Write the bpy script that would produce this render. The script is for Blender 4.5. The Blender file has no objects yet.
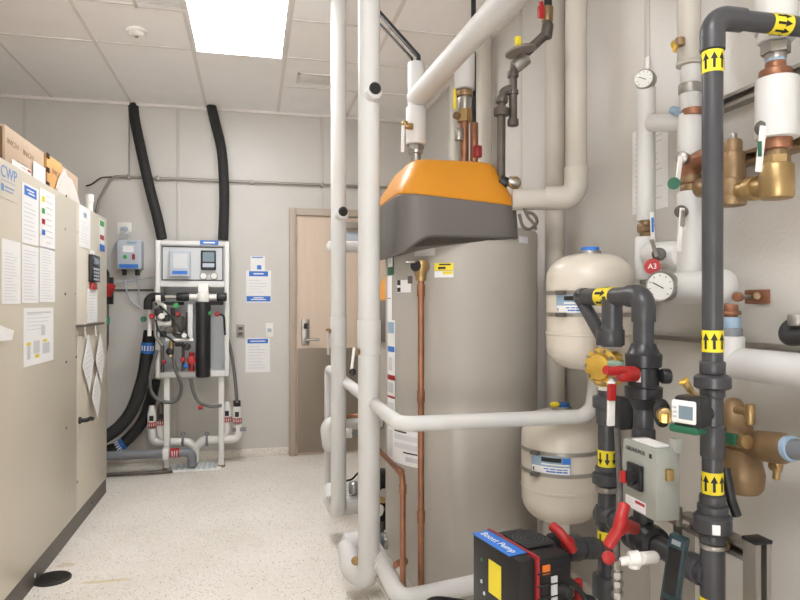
import bpy, bmesh, math, random
from mathutils import Vector, Matrix
random.seed(7)
sc = bpy.context.scene
COL = sc.collection

# ------------------------------------------------------------------ camera, world, lamps, exposure
F, HY, YAW, CH = 650.0, 304.0, math.radians(12.83), 1.345
cam_d = bpy.data.cameras.new('camera')
cam_d.sensor_width = 36.0
cam_d.lens = F / 800.0 * 36.0
cam_d.shift_y = (HY - 300.0) / 800.0
cam_d.clip_start = 0.05
cam = bpy.data.objects.new('camera', cam_d)
cam.location = (0, 0, CH)
cam.rotation_euler = (math.radians(90), 0, -YAW)
COL.objects.link(cam)
sc.camera = cam
world = bpy.data.worlds.new('world')
sc.world = world
world.use_nodes = True
# added fill light: bright lower hemisphere, dim upper, entering by the made-up rear opening
wn = world.node_tree
w_tc = wn.nodes.new('ShaderNodeTexCoord'); w_sep = wn.nodes.new('ShaderNodeSeparateXYZ'); w_ramp = wn.nodes.new('ShaderNodeValToRGB')
w_map = wn.nodes.new('ShaderNodeMapRange'); w_map.inputs[1].default_value = -1; w_map.inputs[2].default_value = 1
FILL_LOW, FILL_HIGH = 9.5, 0.1
w_ramp.color_ramp.elements[0].position = 0.49; w_ramp.color_ramp.elements[0].color = (FILL_LOW, FILL_LOW * .99, FILL_LOW * .98, 1)
w_ramp.color_ramp.elements[1].position = 0.51; w_ramp.color_ramp.elements[1].color = (FILL_HIGH * .97, FILL_HIGH * .99, FILL_HIGH * 1.03, 1)
wn.links.new(w_tc.outputs['Generated'], w_sep.inputs[0]); wn.links.new(w_sep.outputs[2], w_map.inputs[0])
wn.links.new(w_map.outputs[0], w_ramp.inputs[0]); wn.links.new(w_ramp.outputs[0], wn.nodes['Background'].inputs[0])
wn.nodes['Background'].inputs[1].default_value = 1.0
sc.view_settings.view_transform = 'Standard'
sc.view_settings.look = 'None'
sc.view_settings.gamma = 1
sc.view_settings.use_curve_mapping = False
sc.view_settings.exposure = 0.11
LAMP = 20.0            # strength of the ceiling panels' diffusers
sc.cycles.max_bounces = 10
sc.cycles.diffuse_bounces = 6

# room
XW, YB, ZC = 1.50, 5.885, 3.05       # right wall, back wall, ceiling
XL, YF = -2.7, -1.6
CC, SS = math.cos(YAW), math.sin(YAW)
def W(px, py, z):
    """world point seen at photo pixel (px, py) at camera depth z"""
    a = (px - 400) / F
    return Vector((z * (a * CC + SS), z * (CC - a * SS), CH + (HY - py) / F * z))
def WX(px, py, X): return W(px, py, X / ((px - 400) / F * CC + SS))
def WY(px, py, Y): return W(px, py, Y / (CC - (px - 400) / F * SS))
def WZ(px, py, Z): return W(px, py, (Z - CH) * F / (HY - py))
def HX(px, py, X): return WX(px, py, X).z
def PXs(px, z): return px * z / F

# ------------------------------------------------------------------ materials
def srgb(c):
    return tuple(((v / 255) / 12.92 if v / 255 <= 0.04045 else ((v / 255 + 0.055) / 1.055) ** 2.4) for v in c) + (1,)
MATS = {}
def mat(name, col, rough=0.5, metal=0.0, noise=0.0, nscale=8.0, bump=0.0, bscale=60.0, coat=0.0, spec=0.5, trans=0.0):
    if name in MATS: return MATS[name]
    m = bpy.data.materials.new(name); m.use_nodes = True
    nt = m.node_tree; b = nt.nodes['Principled BSDF']
    c = srgb(col)
    b.inputs['Base Color'].default_value = c
    b.inputs['Roughness'].default_value = rough
    b.inputs['Metallic'].default_value = metal
    b.inputs['Coat Weight'].default_value = coat
    b.inputs['Specular IOR Level'].default_value = spec
    if trans: b.inputs['Transmission Weight'].default_value = trans
    tc = nt.nodes.new('ShaderNodeTexCoord')
    if noise:
        n = nt.nodes.new('ShaderNodeTexNoise'); n.inputs['Scale'].default_value = nscale; n.inputs['Detail'].default_value = 5
        r = nt.nodes.new('ShaderNodeValToRGB')
        r.color_ramp.elements[0].position = 0.3; r.color_ramp.elements[1].position = 0.7
        r.color_ramp.elements[0].color = tuple(v * (1 - noise) for v in c[:3]) + (1,)
        r.color_ramp.elements[1].color = tuple(min(1, v * (1 + noise * 0.6)) for v in c[:3]) + (1,)
        nt.links.new(tc.outputs['Object'], n.inputs['Vector'])
        nt.links.new(n.outputs['Fac'], r.inputs['Fac'])
        nt.links.new(r.outputs['Color'], b.inputs['Base Color'])
    if bump:
        n2 = nt.nodes.new('ShaderNodeTexNoise'); n2.inputs['Scale'].default_value = bscale; n2.inputs['Detail'].default_value = 3
        bp = nt.nodes.new('ShaderNodeBump'); bp.inputs['Strength'].default_value = bump; bp.inputs['Distance'].default_value = 0.01
        nt.links.new(tc.outputs['Object'], n2.inputs['Vector'])
        nt.links.new(n2.outputs['Fac'], bp.inputs['Height'])
        nt.links.new(bp.outputs['Normal'], b.inputs['Normal'])
    MATS[name] = m
    return m

M_wall = mat('wall_panel', (205, 201, 195), 0.34, noise=0.03, nscale=2.5, bump=0.13, bscale=70)
M_ceil = mat('ceiling_tile', (252, 250, 249), 0.95, noise=0.03, nscale=5, bump=0.2, bscale=150)
M_grid = mat('ceiling_grid', (230, 226, 222), 0.6, noise=0.02)
M_trimw = mat('wall_trim', (196, 192, 186), 0.35, noise=0.02)
M_cab = mat('cabinet_cream', (208, 199, 182), 0.32, noise=0.025, nscale=3, coat=0.1)
M_cab2 = mat('cabinet_cream_far', (210, 202, 186), 0.32, noise=0.025, nscale=3)
M_kick = mat('kick_brown', (92, 86, 80), 0.5, noise=0.12, nscale=9)
M_heater = mat('heater_beige', (172, 166, 157), 0.42, noise=0.02, nscale=4, coat=0.1)
M_hgray = mat('cowl_gray', (104, 99, 96), 0.45, noise=0.02, bump=0.05, bscale=300)
M_hyel = mat('cowl_yellow', (208, 138, 28), 0.42, noise=0.02, bump=0.05, bscale=300)
M_white = mat('white_jacket', (211, 210, 208), 0.5, noise=0.02, nscale=6, bump=0.04, bscale=30)
M_whitew = mat('aged_jacket', (192, 186, 176), 0.5, noise=0.04, nscale=7, bump=0.05, bscale=30)
M_pvcw = mat('white_plastic', (236, 234, 230), 0.3, noise=0.02)
M_tank = mat('tank_cream', (212, 204, 191), 0.32, noise=0.02, coat=0.1)
M_pvc = mat('dark_pvc', (64, 64, 67), 0.34, noise=0.05, nscale=12)
M_pvcb = mat('black_pvc', (44, 45, 48), 0.33, noise=0.06, nscale=12)
M_black = mat('black_plastic', (30, 30, 32), 0.4, noise=0.06)
M_rub = mat('black_rubber', (38, 37, 37), 0.7, noise=0.12, nscale=20, bump=0.1)
M_steelb = mat('black_steel', (98, 91, 85), 0.5, metal=0.4, noise=0.15, nscale=15)
M_steel = mat('zinc_steel', (172, 168, 162), 0.35, metal=0.85, noise=0.08, nscale=15)
M_alu = mat('strut_steel', (160, 155, 148), 0.42, metal=0.7, noise=0.06, nscale=10)
M_copper = mat('copper', (160, 112, 86), 0.42, metal=0.6, noise=0.22, nscale=14)
M_brass = mat('brass', (176, 148, 102), 0.38, metal=0.75, noise=0.14, nscale=16)
M_brass2 = mat('bronze', (150, 124, 92), 0.45, metal=0.55, noise=0.18, nscale=14)
M_gold = mat('new_brass', (230, 190, 92), 0.28, metal=0.75, noise=0.1, nscale=18)
M_red = mat('red_plastic', (172, 36, 36), 0.38, noise=0.06)
M_redd = mat('red_trim', (150, 38, 42), 0.45, noise=0.06)
M_yel = mat('label_yellow', (238, 216, 46), 0.5, noise=0.03)
M_blk = mat('print_black', (26, 26, 26), 0.6, noise=0.04)
M_blue = mat('print_blue', (48, 116, 204), 0.5, noise=0.03)
M_lblue = mat('light_blue', (148, 172, 194), 0.5, noise=0.04)
M_green = mat('handle_green', (34, 96, 70), 0.5, noise=0.06)
M_lgreen = mat('print_green', (70, 170, 90), 0.5, noise=0.05)
M_paper = mat('paper', (238, 237, 236), 0.7, noise=0.012, nscale=4)
M_paperg = mat('print_grey', (206, 206, 208), 0.7, noise=0.03)
M_paperl = mat('print_light_grey', (216, 216, 218), 0.7, noise=0.02)
M_card = mat('cardboard', (196, 172, 148), 0.8, noise=0.06, nscale=7)
M_cardo = mat('cardboard_orange', (214, 164, 104), 0.8, noise=0.06, nscale=7)
M_cardd = mat('cardboard_dark', (112, 84, 62), 0.8, noise=0.08)
M_wood = mat('door_wood', (213, 193, 173), 0.45, noise=0.03, nscale=3)
M_frame = mat('door_frame_paint', (176, 161, 145), 0.45, noise=0.03)
M_kickp = mat('door_kick_plate', (150, 138, 124), 0.34, metal=0.5, noise=0.05, nscale=3)
M_greyp = mat('grey_plastic', (184, 192, 202), 0.5, noise=0.03)
M_boxg = mat('enclosure_grey', (156, 158, 150), 0.42, noise=0.03)
M_gpvc = mat('grey_pvc', (128, 131, 137), 0.4, noise=0.04)
M_hose = mat('braided_hose', (104, 102, 100), 0.55, noise=0.12, nscale=60)
M_lcd = mat('lcd', (120, 138, 150), 0.25, noise=0.03)
M_lcdd = mat('dark_screen', (26, 24, 26), 0.2, noise=0.05)
M_teal = mat('teal_plastic', (26, 48, 54), 0.4, noise=0.06)
M_rack = mat('rack_white', (224, 224, 222), 0.4, noise=0.02)
M_rackp = mat('rack_panel', (206, 208, 210), 0.4, noise=0.02)
M_tealt = mat('teal_tape', (60, 150, 130), 0.5, noise=0.05)
M_grate = mat('cast_grate', (58, 56, 52), 0.55, metal=0.4, noise=0.15)
M_dial = mat('dial_face', (226, 226, 222), 0.4, noise=0.01)

def floor_mat():
    m = bpy.data.materials.new('terrazzo_floor'); m.use_nodes = True
    nt = m.node_tree; b = nt.nodes['Principled BSDF']
    tc = nt.nodes.new('ShaderNodeTexCoord')
    b.inputs['Roughness'].default_value = 0.42
    base = nt.nodes.new('ShaderNodeTexNoise'); base.inputs['Scale'].default_value = 2.2; base.inputs['Detail'].default_value = 6
    r0 = nt.nodes.new('ShaderNodeValToRGB')
    r0.color_ramp.elements[0].position = 0.3; r0.color_ramp.elements[0].color = srgb((226, 219, 209))
    r0.color_ramp.elements[1].position = 0.7; r0.color_ramp.elements[1].color = srgb((236, 230, 222))
    nt.links.new(tc.outputs['Object'], base.inputs['Vector']); nt.links.new(base.outputs['Fac'], r0.inputs['Fac'])
    last = r0.outputs['Color']
    for sca, lo, col, thr in ((130, 0.20, (182, 172, 158), 0.24), (95, 0.2, (140, 132, 122), 0.12), (90, 0.2, (248, 245, 240), 0.30)):
        v = nt.nodes.new('ShaderNodeTexVoronoi'); v.inputs['Scale'].default_value = sca
        nt.links.new(tc.outputs['Object'], v.inputs['Vector'])
        sep = nt.nodes.new('ShaderNodeSeparateColor'); nt.links.new(v.outputs['Color'], sep.inputs[0])
        c1 = nt.nodes.new('ShaderNodeMath'); c1.operation = 'LESS_THAN'; c1.inputs[1].default_value = 0.33
        nt.links.new(v.outputs['Distance'], c1.inputs[0])
        c2 = nt.nodes.new('ShaderNodeMath'); c2.operation = 'LESS_THAN'; c2.inputs[1].default_value = thr
        nt.links.new(sep.outputs[0], c2.inputs[0])
        mul = nt.nodes.new('ShaderNodeMath'); mul.operation = 'MULTIPLY'
        nt.links.new(c1.outputs[0], mul.inputs[0]); nt.links.new(c2.outputs[0], mul.inputs[1])
        mx = nt.nodes.new('ShaderNodeMix'); mx.data_type = 'RGBA'
        nt.links.new(mul.outputs[0], mx.inputs[0]); nt.links.new(last, mx.inputs[6])
        mx.inputs[7].default_value = srgb(col)
        last = mx.outputs[2]
    nt.links.new(last, b.inputs['Base Color'])
    return m
M_floor = floor_mat()

def grain_mat():
    m = M_wood; nt = m.node_tree
    for n in nt.nodes:
        if n.type == 'TEX_NOISE':
            mp = nt.nodes.new('ShaderNodeMapping'); mp.inputs['Scale'].default_value = (9, 9, 0.5)
            tc = [q for q in nt.nodes if q.type == 'TEX_COORD'][0]
            nt.links.new(tc.outputs['Object'], mp.inputs['Vector']); nt.links.new(mp.outputs['Vector'], n.inputs['Vector'])
grain_mat()

def emis(name, col, s):
    m = bpy.data.materials.new(name); m.use_nodes = True
    nt = m.node_tree; b = nt.nodes['Principled BSDF']
    b.inputs['Base Color'].default_value = (0.8, 0.8, 0.8, 1)
    b.inputs['Emission Color'].default_value = col; b.inputs['Emission Strength'].default_value = s
    return m
M_lamp = emis('lamp_diffuser', (0.97, 0.985, 1.0, 1), LAMP)

# ------------------------------------------------------------------ mesh builder
ORG = {}
def perp(d):
    d = d.normalized()
    a = Vector((0, 0, 1)) if abs(d.z) < 0.9 else Vector((1, 0, 0))
    u = d.cross(a).normalized(); v = d.cross(u).normalized()
    return u, v
def V(*a): return Vector(a)

class MB:
    def __init__(s, M=None): s.bm = bmesh.new(); s.M = M or Matrix.Identity(4); s.mi = 0
    def add(s, vs, fs):
        b = [s.bm.verts.new(s.M @ Vector(v)) for v in vs]
        for f in fs:
            try:
                q = s.bm.faces.new([b[i] for i in f]); q.material_index = s.mi
            except ValueError: pass
        return s
    def box(s, c, size, bevel=0.0, R=None):
        t = bmesh.new(); bmesh.ops.create_cube(t, size=1)
        for v in t.verts: v.co = Vector((v.co.x * size[0], v.co.y * size[1], v.co.z * size[2]))
        if bevel: bmesh.ops.bevel(t, geom=t.edges[:], offset=bevel, segments=2, affect='EDGES', profile=0.5)
        c = Vector(c); R = R or Matrix.Identity(3)
        t.verts.ensure_lookup_table(); t.verts.index_update()
        s.add([R @ v.co + c for v in t.verts], [[v.index for v in f.verts] for f in t.faces]); t.free()
        return s
    def bx(s, x0, x1, y0, y1, z0, z1, bevel=0.0):
        return s.box(((x0+x1)/2, (y0+y1)/2, (z0+z1)/2), (abs(x1-x0), abs(y1-y0), abs(z1-z0)), bevel)
    def lathe(s, p0, d, prof, n=24):
        p0 = Vector(p0); d = Vector(d).normalized(); u, v = perp(d)
        vs, fs, rings = [], [], []
        prof = list(prof)
        if prof[0][1] > 1e-6: prof = [(prof[0][0], 0.0)] + prof
        if prof[-1][1] > 1e-6: prof = prof + [(prof[-1][0], 0.0)]
        for t, r in prof:
            if r < 1e-6: rings.append([len(vs)]); vs.append(p0 + d * t)
            else:
                rings.append(list(range(len(vs), len(vs) + n)))
                vs += [p0 + d * t + (u * math.cos(2*math.pi*k/n) + v * math.sin(2*math.pi*k/n)) * r for k in range(n)]
        for a, b in zip(rings, rings[1:]):
            for k in range(n):
                k2 = (k + 1) % n
                if len(a) == 1 and len(b) == 1: continue
                if len(a) == 1: fs.append((a[0], b[k], b[k2]))
                elif len(b) == 1: fs.append((a[k], b[0], a[k2]))
                else: fs.append((a[k], b[k], b[k2], a[k2]))
        return s.add(vs, fs)
    def cyl(s, p0, p1, r, r1=None, n=20):
        p0, p1 = Vector(p0), Vector(p1); L = (p1 - p0).length
        return s.lathe(p0, p1 - p0, [(0, r), (L, r if r1 is None else r1)], n)
    def rcyl(s, p0, p1, r, bv=0.004, n=20):
        p0, p1 = Vector(p0), Vector(p1); L = (p1 - p0).length; bv = min(bv, r * .8, L * .45)
        return s.lathe(p0, p1 - p0, [(0, r - bv), (bv * .3, r - bv * .3), (bv, r), (L - bv, r), (L - bv * .3, r - bv * .3), (L, r - bv)], n)
    def tube(s, pts, r, fil=0.0, n=16, seg=7, dome=False):
        pts = [Vector(p) for p in pts]
        path = [pts[0]]
        for i in range(1, len(pts) - 1):
            a, p, b = pts[i-1], pts[i], pts[i+1]
            da, db = (a - p), (b - p)
            ang = da.angle(db, math.pi)
            if fil <= 0 or ang > math.pi - 0.02: path.append(p); continue
            t = min(fil / math.tan(ang / 2), da.length * .49, db.length * .49)
            A, B = p + da.normalized() * t, p + db.normalized() * t
            rr = t * math.tan(ang / 2)
            cen = p + (da.normalized() + db.normalized()).normalized() * math.hypot(t, rr)
            for k in range(seg + 1):
                e1 = (A - cen).normalized(); e2 = (B - cen) - e1 * (B - cen).dot(e1); e2.normalize()
                th = (math.pi - ang) * k / seg
                path.append(cen + (e1 * math.cos(th) + e2 * math.sin(th)) * rr)
        path.append(pts[-1])
        vs, fs = [], []
        d0 = (path[1] - path[0]).normalized(); u, v = perp(d0)
        rings = []
        for i, p in enumerate(path):
            d = ((path[min(i+1, len(path)-1)] - p).normalized() + (p - path[max(i-1, 0)]).normalized())
            d = d.normalized() if d.length > 1e-6 else d0
            u = (u - d * u.dot(d)).normalized(); v = d.cross(u)
            rings.append(len(vs))
            vs += [p + (u * math.cos(2*math.pi*k/n) + v * math.sin(2*math.pi*k/n)) * r for k in range(n)]
        for a, b in zip(rings, rings[1:]):
            for k in range(n): fs.append((a + k, a + (k+1) % n, b + (k+1) % n, b + k))
        for a, pe, rev in ((rings[0], path[0] - d0 * (r * .6 if dome else 0), True), (rings[-1], path[-1] + d * (r * .6 if dome else 0), False)):
            c = len(vs); vs.append(pe)
            for k in range(n):
                f = (a + k, a + (k+1) % n, c); fs.append(f[::-1] if rev else f)
        return s.add(vs, fs)
    def spline(s, pts, r, n=12, sub=8):
        P = [Vector(p) for p in pts]; out = []
        Q = [P[0] * 2 - P[1]] + P + [P[-1] * 2 - P[-2]]
        for i in range(1, len(Q) - 2):
            for k in range(sub):
                t = k / sub; a, b, c, d = Q[i-1], Q[i], Q[i+1], Q[i+2]
                out.append(0.5 * ((2*b) + (c - a)*t + (2*a - 5*b + 4*c - d)*t*t + (3*b - a - 3*c + d)*t**3))
        out.append(P[-1])
        return s.tube(out, r, 0, n)
    def ball(s, c, r, n=16, sq=(1, 1, 1)):
        c = Vector(c); m = max(6, n // 2)
        vs, fs = [], []
        for i in range(m + 1):
            th = math.pi * i / m
            for k in range(n):
                ph = 2*math.pi*k/n
                vs.append(c + Vector((math.sin(th)*math.cos(ph)*r*sq[0], math.sin(th)*math.sin(ph)*r*sq[1], math.cos(th)*r*sq[2])))
        for i in range(m):
            for k in range(n): fs.append((i*n + k, (i+1)*n + k, (i+1)*n + (k+1) % n, i*n + (k+1) % n))
        s.add(vs, fs)
        bmesh.ops.remove_doubles(s.bm, verts=s.bm.verts[-len(vs):], dist=1e-6)
        return s
    def torus(s, c, axis, R, r, n=24, m=10):
        c = Vector(c); u, v = perp(Vector(axis)); w = Vector(axis).normalized()
        vs, fs = [], []
        for i in range(n):
            a = 2*math.pi*i/n; e = u*math.cos(a) + v*math.sin(a)
            for k in range(m):
                b = 2*math.pi*k/m
                vs.append(c + e*(R + r*math.cos(b)) + w*(r*math.sin(b)))
        for i in range(n):
            for k in range(m):
                fs.append((i*m + k, ((i+1) % n)*m + k, ((i+1) % n)*m + (k+1) % m, i*m + (k+1) % m))
        return s.add(vs, fs)
    def hexn(s, p0, p1, r): return s.cyl(p0, p1, r, n=6)
    def prism(s, poly, w0, w1):
        n = len(poly)
        vs = [(p[0], p[1], w0) for p in poly] + [(p[0], p[1], w1) for p in poly]
        fs = [tuple(range(n))[::-1], tuple(range(n, 2*n))] + [(k, (k+1) % n, n + (k+1) % n, n + k) for k in range(n)]
        return s.add(vs, fs)
    def rect(s, x0, y0, x1, y1, w=0.0006):
        return s.box(((x0+x1)/2, (y0+y1)/2, w/2), (abs(x1-x0), abs(y1-y0), w))
    def text(s, body, size, x, y, w=0.0012, align='CENTER', sx=1.0):
        cu = bpy.data.curves.new('t', 'FONT'); cu.body = body; cu.size = size
        cu.align_x = align; cu.align_y = 'CENTER'; cu.extrude = 0.0003
        ob = bpy.data.objects.new('t', cu); COL.objects.link(ob)
        dg = bpy.context.evaluated_depsgraph_get(); dg.update()
        me = bpy.data.meshes.new_from_object(ob.evaluated_get(dg))
        s.add([(v.co.x * sx + x, v.co.y + y, v.co.z + w) for v in me.vertices], [tuple(p.vertices) for p in me.polygons])
        bpy.data.objects.remove(ob); bpy.data.curves.remove(cu); bpy.data.meshes.remove(me)
        return s
    def build(s, name, mats, parent=None, label=None, ang=38, org=None, kind=None):
        me = bpy.data.meshes.new(name)
        o = bpy.data.objects.new(name, me)
        if parent is not None:
            o.parent = parent; off = ORG[parent.name]
        else:
            off = Vector(org) if org is not None else Vector((0, 0, 0)); o.location = off
        for v in s.bm.verts: v.co -= off
        bmesh.ops.recalc_face_normals(s.bm, faces=s.bm.faces[:])
        s.bm.to_mesh(me); s.bm.free()
        me.polygons.foreach_set('use_smooth', [True] * len(me.polygons))
        me.set_sharp_from_angle(angle=math.radians(ang))
        for m in (mats if isinstance(mats, (list, tuple)) else [mats]): me.materials.append(m)
        COL.objects.link(o); ORG[o.name] = off
        if label: o['label'] = label
        if kind: o['kind'] = kind
        return o

def thing(name, label, cat, loc, group=None):
    o = bpy.data.objects.new(name, None); o.empty_display_size = 0.05
    o.location = loc; COL.objects.link(o); ORG[o.name] = Vector(loc)
    o['label'] = label; o['category'] = cat
    if group: o['group'] = group
    return o
def solo(mb, name, m, label, cat, group=None, org=None, ang=38):
    mb.bm.verts.ensure_lookup_table()
    if org is None:
        zs = min(v.co.z for v in mb.bm.verts); n = len(mb.bm.verts)
        org = sum((v.co for v in mb.bm.verts), Vector()) / n; org.z = zs
    o = mb.build(name, m, None, org=org, ang=ang)
    o['label'] = label; o['category'] = cat
    if group: o['group'] = group
    return o
def struct(mb, name, m, parent=None):
    return mb.build(name, m, parent, kind='structure' if parent is None else None)
def frame(o, u, v):
    """matrix of a local frame: x along u, y along v, z outwards"""
    u = Vector(u).normalized(); v = Vector(v).normalized(); w = u.cross(v)
    M = Matrix.Identity(4)
    for i, a in enumerate((u, v, w)):
        for k in range(3): M[k][i] = a[k]
    for k in range(3): M[k][3] = o[k]
    return M

# ------------------------------------------------------------------ room shell
struct(MB().bx(XL - .1, XW + .1, YF - .1, YB + .1, -.1, 0), 'floor', M_floor)
struct(MB().bx(XL - .1, XW + .1, YF - .1, YB + .1, ZC, ZC + .1), 'ceiling', M_ceil)
struct(MB().bx(XL - .1, XW + .1, YB, YB + .1, 0, ZC), 'wall_back', M_wall)
struct(MB().bx(XW, XW + .1, YF, YB, 0, ZC), 'wall_right', M_wall)
struct(MB().bx(XL - .1, XL, YF, YB, 0, ZC), 'wall_left', M_wall)
wf = MB()      # unseen wall behind the camera; wide opening added to admit fill light
wf.bx(XL - .1, -1.5, YF - .1, YF, 0, ZC).bx(-1.5, .15, YF - .1, YF, 2.85, ZC).bx(.15, XW + .1, YF - .1, YF, 0, ZC)
struct(wf, 'wall_front', M_wall)
# suspended ceiling grid
GX = [-0.385 + .61 * k for k in range(-3, 4)]
g = MB()
for x in GX: g.bx(x - .012, x + .012, YF, YB, ZC - .004, ZC)
for k in range(-9, 1):
    y = 4.554 + .61 * k
    g.bx(XL, XW, y - .010, y + .010, ZC - .0035, ZC)
g.bx(.225, XW, 5.164 - .01, 5.164 + .01, ZC - .0035, ZC)
struct(g, 'trim_1', M_grid)
struct(MB().bx(XL, XW, YB - .025, YB, ZC - .022, ZC), 'trim_2', M_grid)
struct(MB().bx(XW - .025, XW, YF, YB - .025, ZC - .022, ZC), 'trim_3', M_grid)
n = 4
for x in (-1.817, -.62, .617):
    z0 = 0.09 if x < .3 else 2.2
    struct(MB().bx(x - .016, x + .016, YB - .004, YB, z0, ZC - .022, .0015), 'trim_%d' % n, M_trimw); n += 1
for y in (-.19, 1.03, 2.25, 3.47, 4.69):
    struct(MB().bx(XW - .004, XW, y - .016, y + .016, 0.07, ZC - .022, .0015), 'trim_%d' % n, M_trimw); n += 1
# cove base in the floor's own finish
b = MB(); b.bx(XL, .318, YB - .02, YB, 0, .07, .004); struct(b, 'baseboard_back', M_floor)
b = MB(); b.bx(XW - .02, XW, YF, YB - .02, 0, .07, .004); struct(b, 'baseboard_right', M_floor)

# door in the back wall
DX0, DX1, DZ = .384, 1.298, 2.13
d = MB().bx(DX0, DX1, YB - .045, YB - .002, .008, DZ)
door = struct(d, 'door_1', M_wood); ORG[door.name] = Vector((0, 0, 0))
fr = MB(); fr.bx(DX0 - .063, DX0 - .002, YB - .075, YB, 0, DZ + .065, .004).bx(DX1 + .002, DX1 + .063, YB - .075, YB, 0, DZ + .065, .004).bx(DX0 - .002, DX1 + .002, YB - .075, YB, DZ + .002, DZ + .065, .004)
fr.build('door_frame', M_frame, door)
MB().bx(DX0 + .012, DX1 - .012, YB - .049, YB - .045, .02, .95).build('kick_plate', M_kickp, door, 'brushed metal plate over the lower part of the door')
lp = MB().bx(DX0 + .045, DX0 + .115, YB - .062, YB - .045, .98, 1.21, .01)
lp = lp.build('lock_plate', M_steel, door)
MB().box((DX0 + .08, YB - .07, 1.15), (.035, .02, .05), .005).build('keypad', M_black, lp)
MB().tube([(DX0 + .08, YB - .06, 1.03), (DX0 + .08, YB - .11, 1.03), (DX0 + .20, YB - .11, 1.03)], .011, .012).build('lever_handle', M_steel, lp)
MB().bx(.72, 1.02, YB - .12, YB - .047, 2.02, 2.08, .008).build('door_closer', M_alu, door)
MB().bx(DX0 + .3, DX1 - .05, YB - .052, YB - .045, 1.90, 2.0, .002).build('closer_plate', M_greyp, door)
MB().box((DX0 - .005, YB - .06, .16), (.014, .03, .1), .003).build('hinge', M_steel, door)
MB().box((DX0 - .005, YB - .06, 1.9), (.014, .03, .1), .003).build('hinge', M_steel, door)

# ------------------------------------------------------------------ ceiling lamps and devices
def ceiling_lamp(x0, x1, y0, y1, label):
    t = thing('ceiling_light', label, 'light', ((x0+x1)/2, (y0+y1)/2, ZC - .03), 'flat panel ceiling lights')
    f = MB(); w = .018; z0, z1 = ZC - .022, ZC - .0045
    f.bx(x0, x1, y0, y0 + w, z0, z1).bx(x0, x1, y1 - w, y1, z0, z1).bx(x0, x0 + w, y0 + w, y1 - w, z0, z1).bx(x1 - w, x1, y0 + w, y1 - w, z0, z1)
    f.build('frame', M_pvcw, t)
    MB().bx(x0 + w, x1 - w, y0 + w, y1 - w, ZC - .018, ZC - .008).build('diffuser', M_lamp, t)
ceiling_lamp(-.373, .213, 3.346, 4.542, 'bright flat white light panel in the ceiling before the back wall')
ceiling_lamp(-.373, .213, -.30, .90, 'bright flat light panel in the ceiling above the camera')
p = WZ(137, 30, ZC)
t = thing('smoke_detector', 'small round white smoke detector on the ceiling tile left of the light', 'smoke detector', p)
MB().lathe(p, (0, 0, -1), [(0, .062), (.012, .062), (.02, .055)]).build('base', M_pvcw, t)
MB().lathe(p - V(0, 0, .02), (0, 0, -1), [(0, .048), (.018, .04), (.024, .025)]).build('cap', M_pvcw, t)
MB().lathe(p - V(.0, .012, .04), (0, -.6, -1), [(0, .014), (.008, .012)]).build('sensor', M_steel, t)
for (px, py, dx, dy, lab) in ((317, 79, .30, .22, 'pale ceiling vent grille right of the light panel'), (160, 1, .30, .2, 'pale ceiling vent grille at the top edge left of the light panel')):
    p = WZ(px, py, ZC)
    t = thing('ceiling_vent', lab, 'vent', (p.x, p.y, ZC - .012))
    f = MB(); f.bx(p.x - dx/2, p.x + dx/2, p.y - dy/2, p.y - dy/2 + .02, ZC - .008, ZC).bx(p.x - dx/2, p.x + dx/2, p.y + dy/2 - .02, p.y + dy/2, ZC - .008, ZC)
    f.bx(p.x - dx/2, p.x - dx/2 + .02, p.y - dy/2, p.y + dy/2, ZC - .008, ZC).bx(p.x + dx/2 - .02, p.x + dx/2, p.y - dy/2, p.y + dy/2, ZC - .008, ZC)
    f.build('frame', M_grid, t)
    f = MB()
    for k in range(7):
        y = p.y - dy/2 + .03 + k * (dy - .06) / 6
        f.box((p.x, y, ZC - .005), (dx - .04, .012, .003), 0, Matrix.Rotation(.4, 3, 'X'))
    f.build('louvre', M_grid, t)

# ------------------------------------------------------------------ heat pump cabinet on the left
CX, CT = -1.01, 1.95
YS = 4.18
t = thing('heat_pump_cabinet', 'long cream metal equipment cabinet with dark base rail, covered in notices', 'cabinet', (CX - .45, 3.2, 0))
def cpanel(y0, y1, z0, z1, m, name='side_panel'):
    return MB().bx(CX - .9, CX, y0 + .002, y1 - .002, z0, z1, .006).build(name, m, t)
KZ = .105
cpanel(1.0, 2.655, KZ, CT, M_cab); mainp = cpanel(2.655, YS, KZ, CT, M_cab); farp = cpanel(YS, 4.99, KZ, CT, M_cab2)
bs = MB().bx(CX - .88, CX - .004, 1.0, 4.985, 0, KZ, .003).build('base_rail', M_kick, t)
for py_ in (502.5, 575.5):
    q = WX(92 if py_ < 550 else 35, py_, CX - .004)
    MB().lathe(q - V(.002, 0, 0), (1, 0, 0), [(0, .012), (.003, .012)]).build('rail_hole', M_blk if py_ < 550 else M_paper, bs)
# screws and small dark knockouts on the panels
for px, py in ((66, 196), (65, 229), (65, 294), (75, 294), (66, 362), (76, 357), (66, 428), (67, 494), (77, 482), (77, 232)):
    q = WX(px, py, CX)
    MB().lathe(q, (1, 0, 0), [(0, .008), (.003, .007)], 10).build('screw', M_blk if (px + py) % 3 else M_steel, t)
q = WX(80, 420, CX)
h = MB(); h.tube([q + V(0, -.02, 0), q + V(.04, -.02, .0), q + V(.045, .05, -.002), q + V(.045, .10, -.012)], .013, .02)
h.lathe(q + V(0, -.02, 0), (1, 0, 0), [(0, .022), (.01, .022)])
h.build('handle', M_black, t)
MB().bx(CX - .001, CX + .0015, YS + .006, 4.985, 1.155, 1.16).build('panel_seam', M_trimw, farp)

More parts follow.
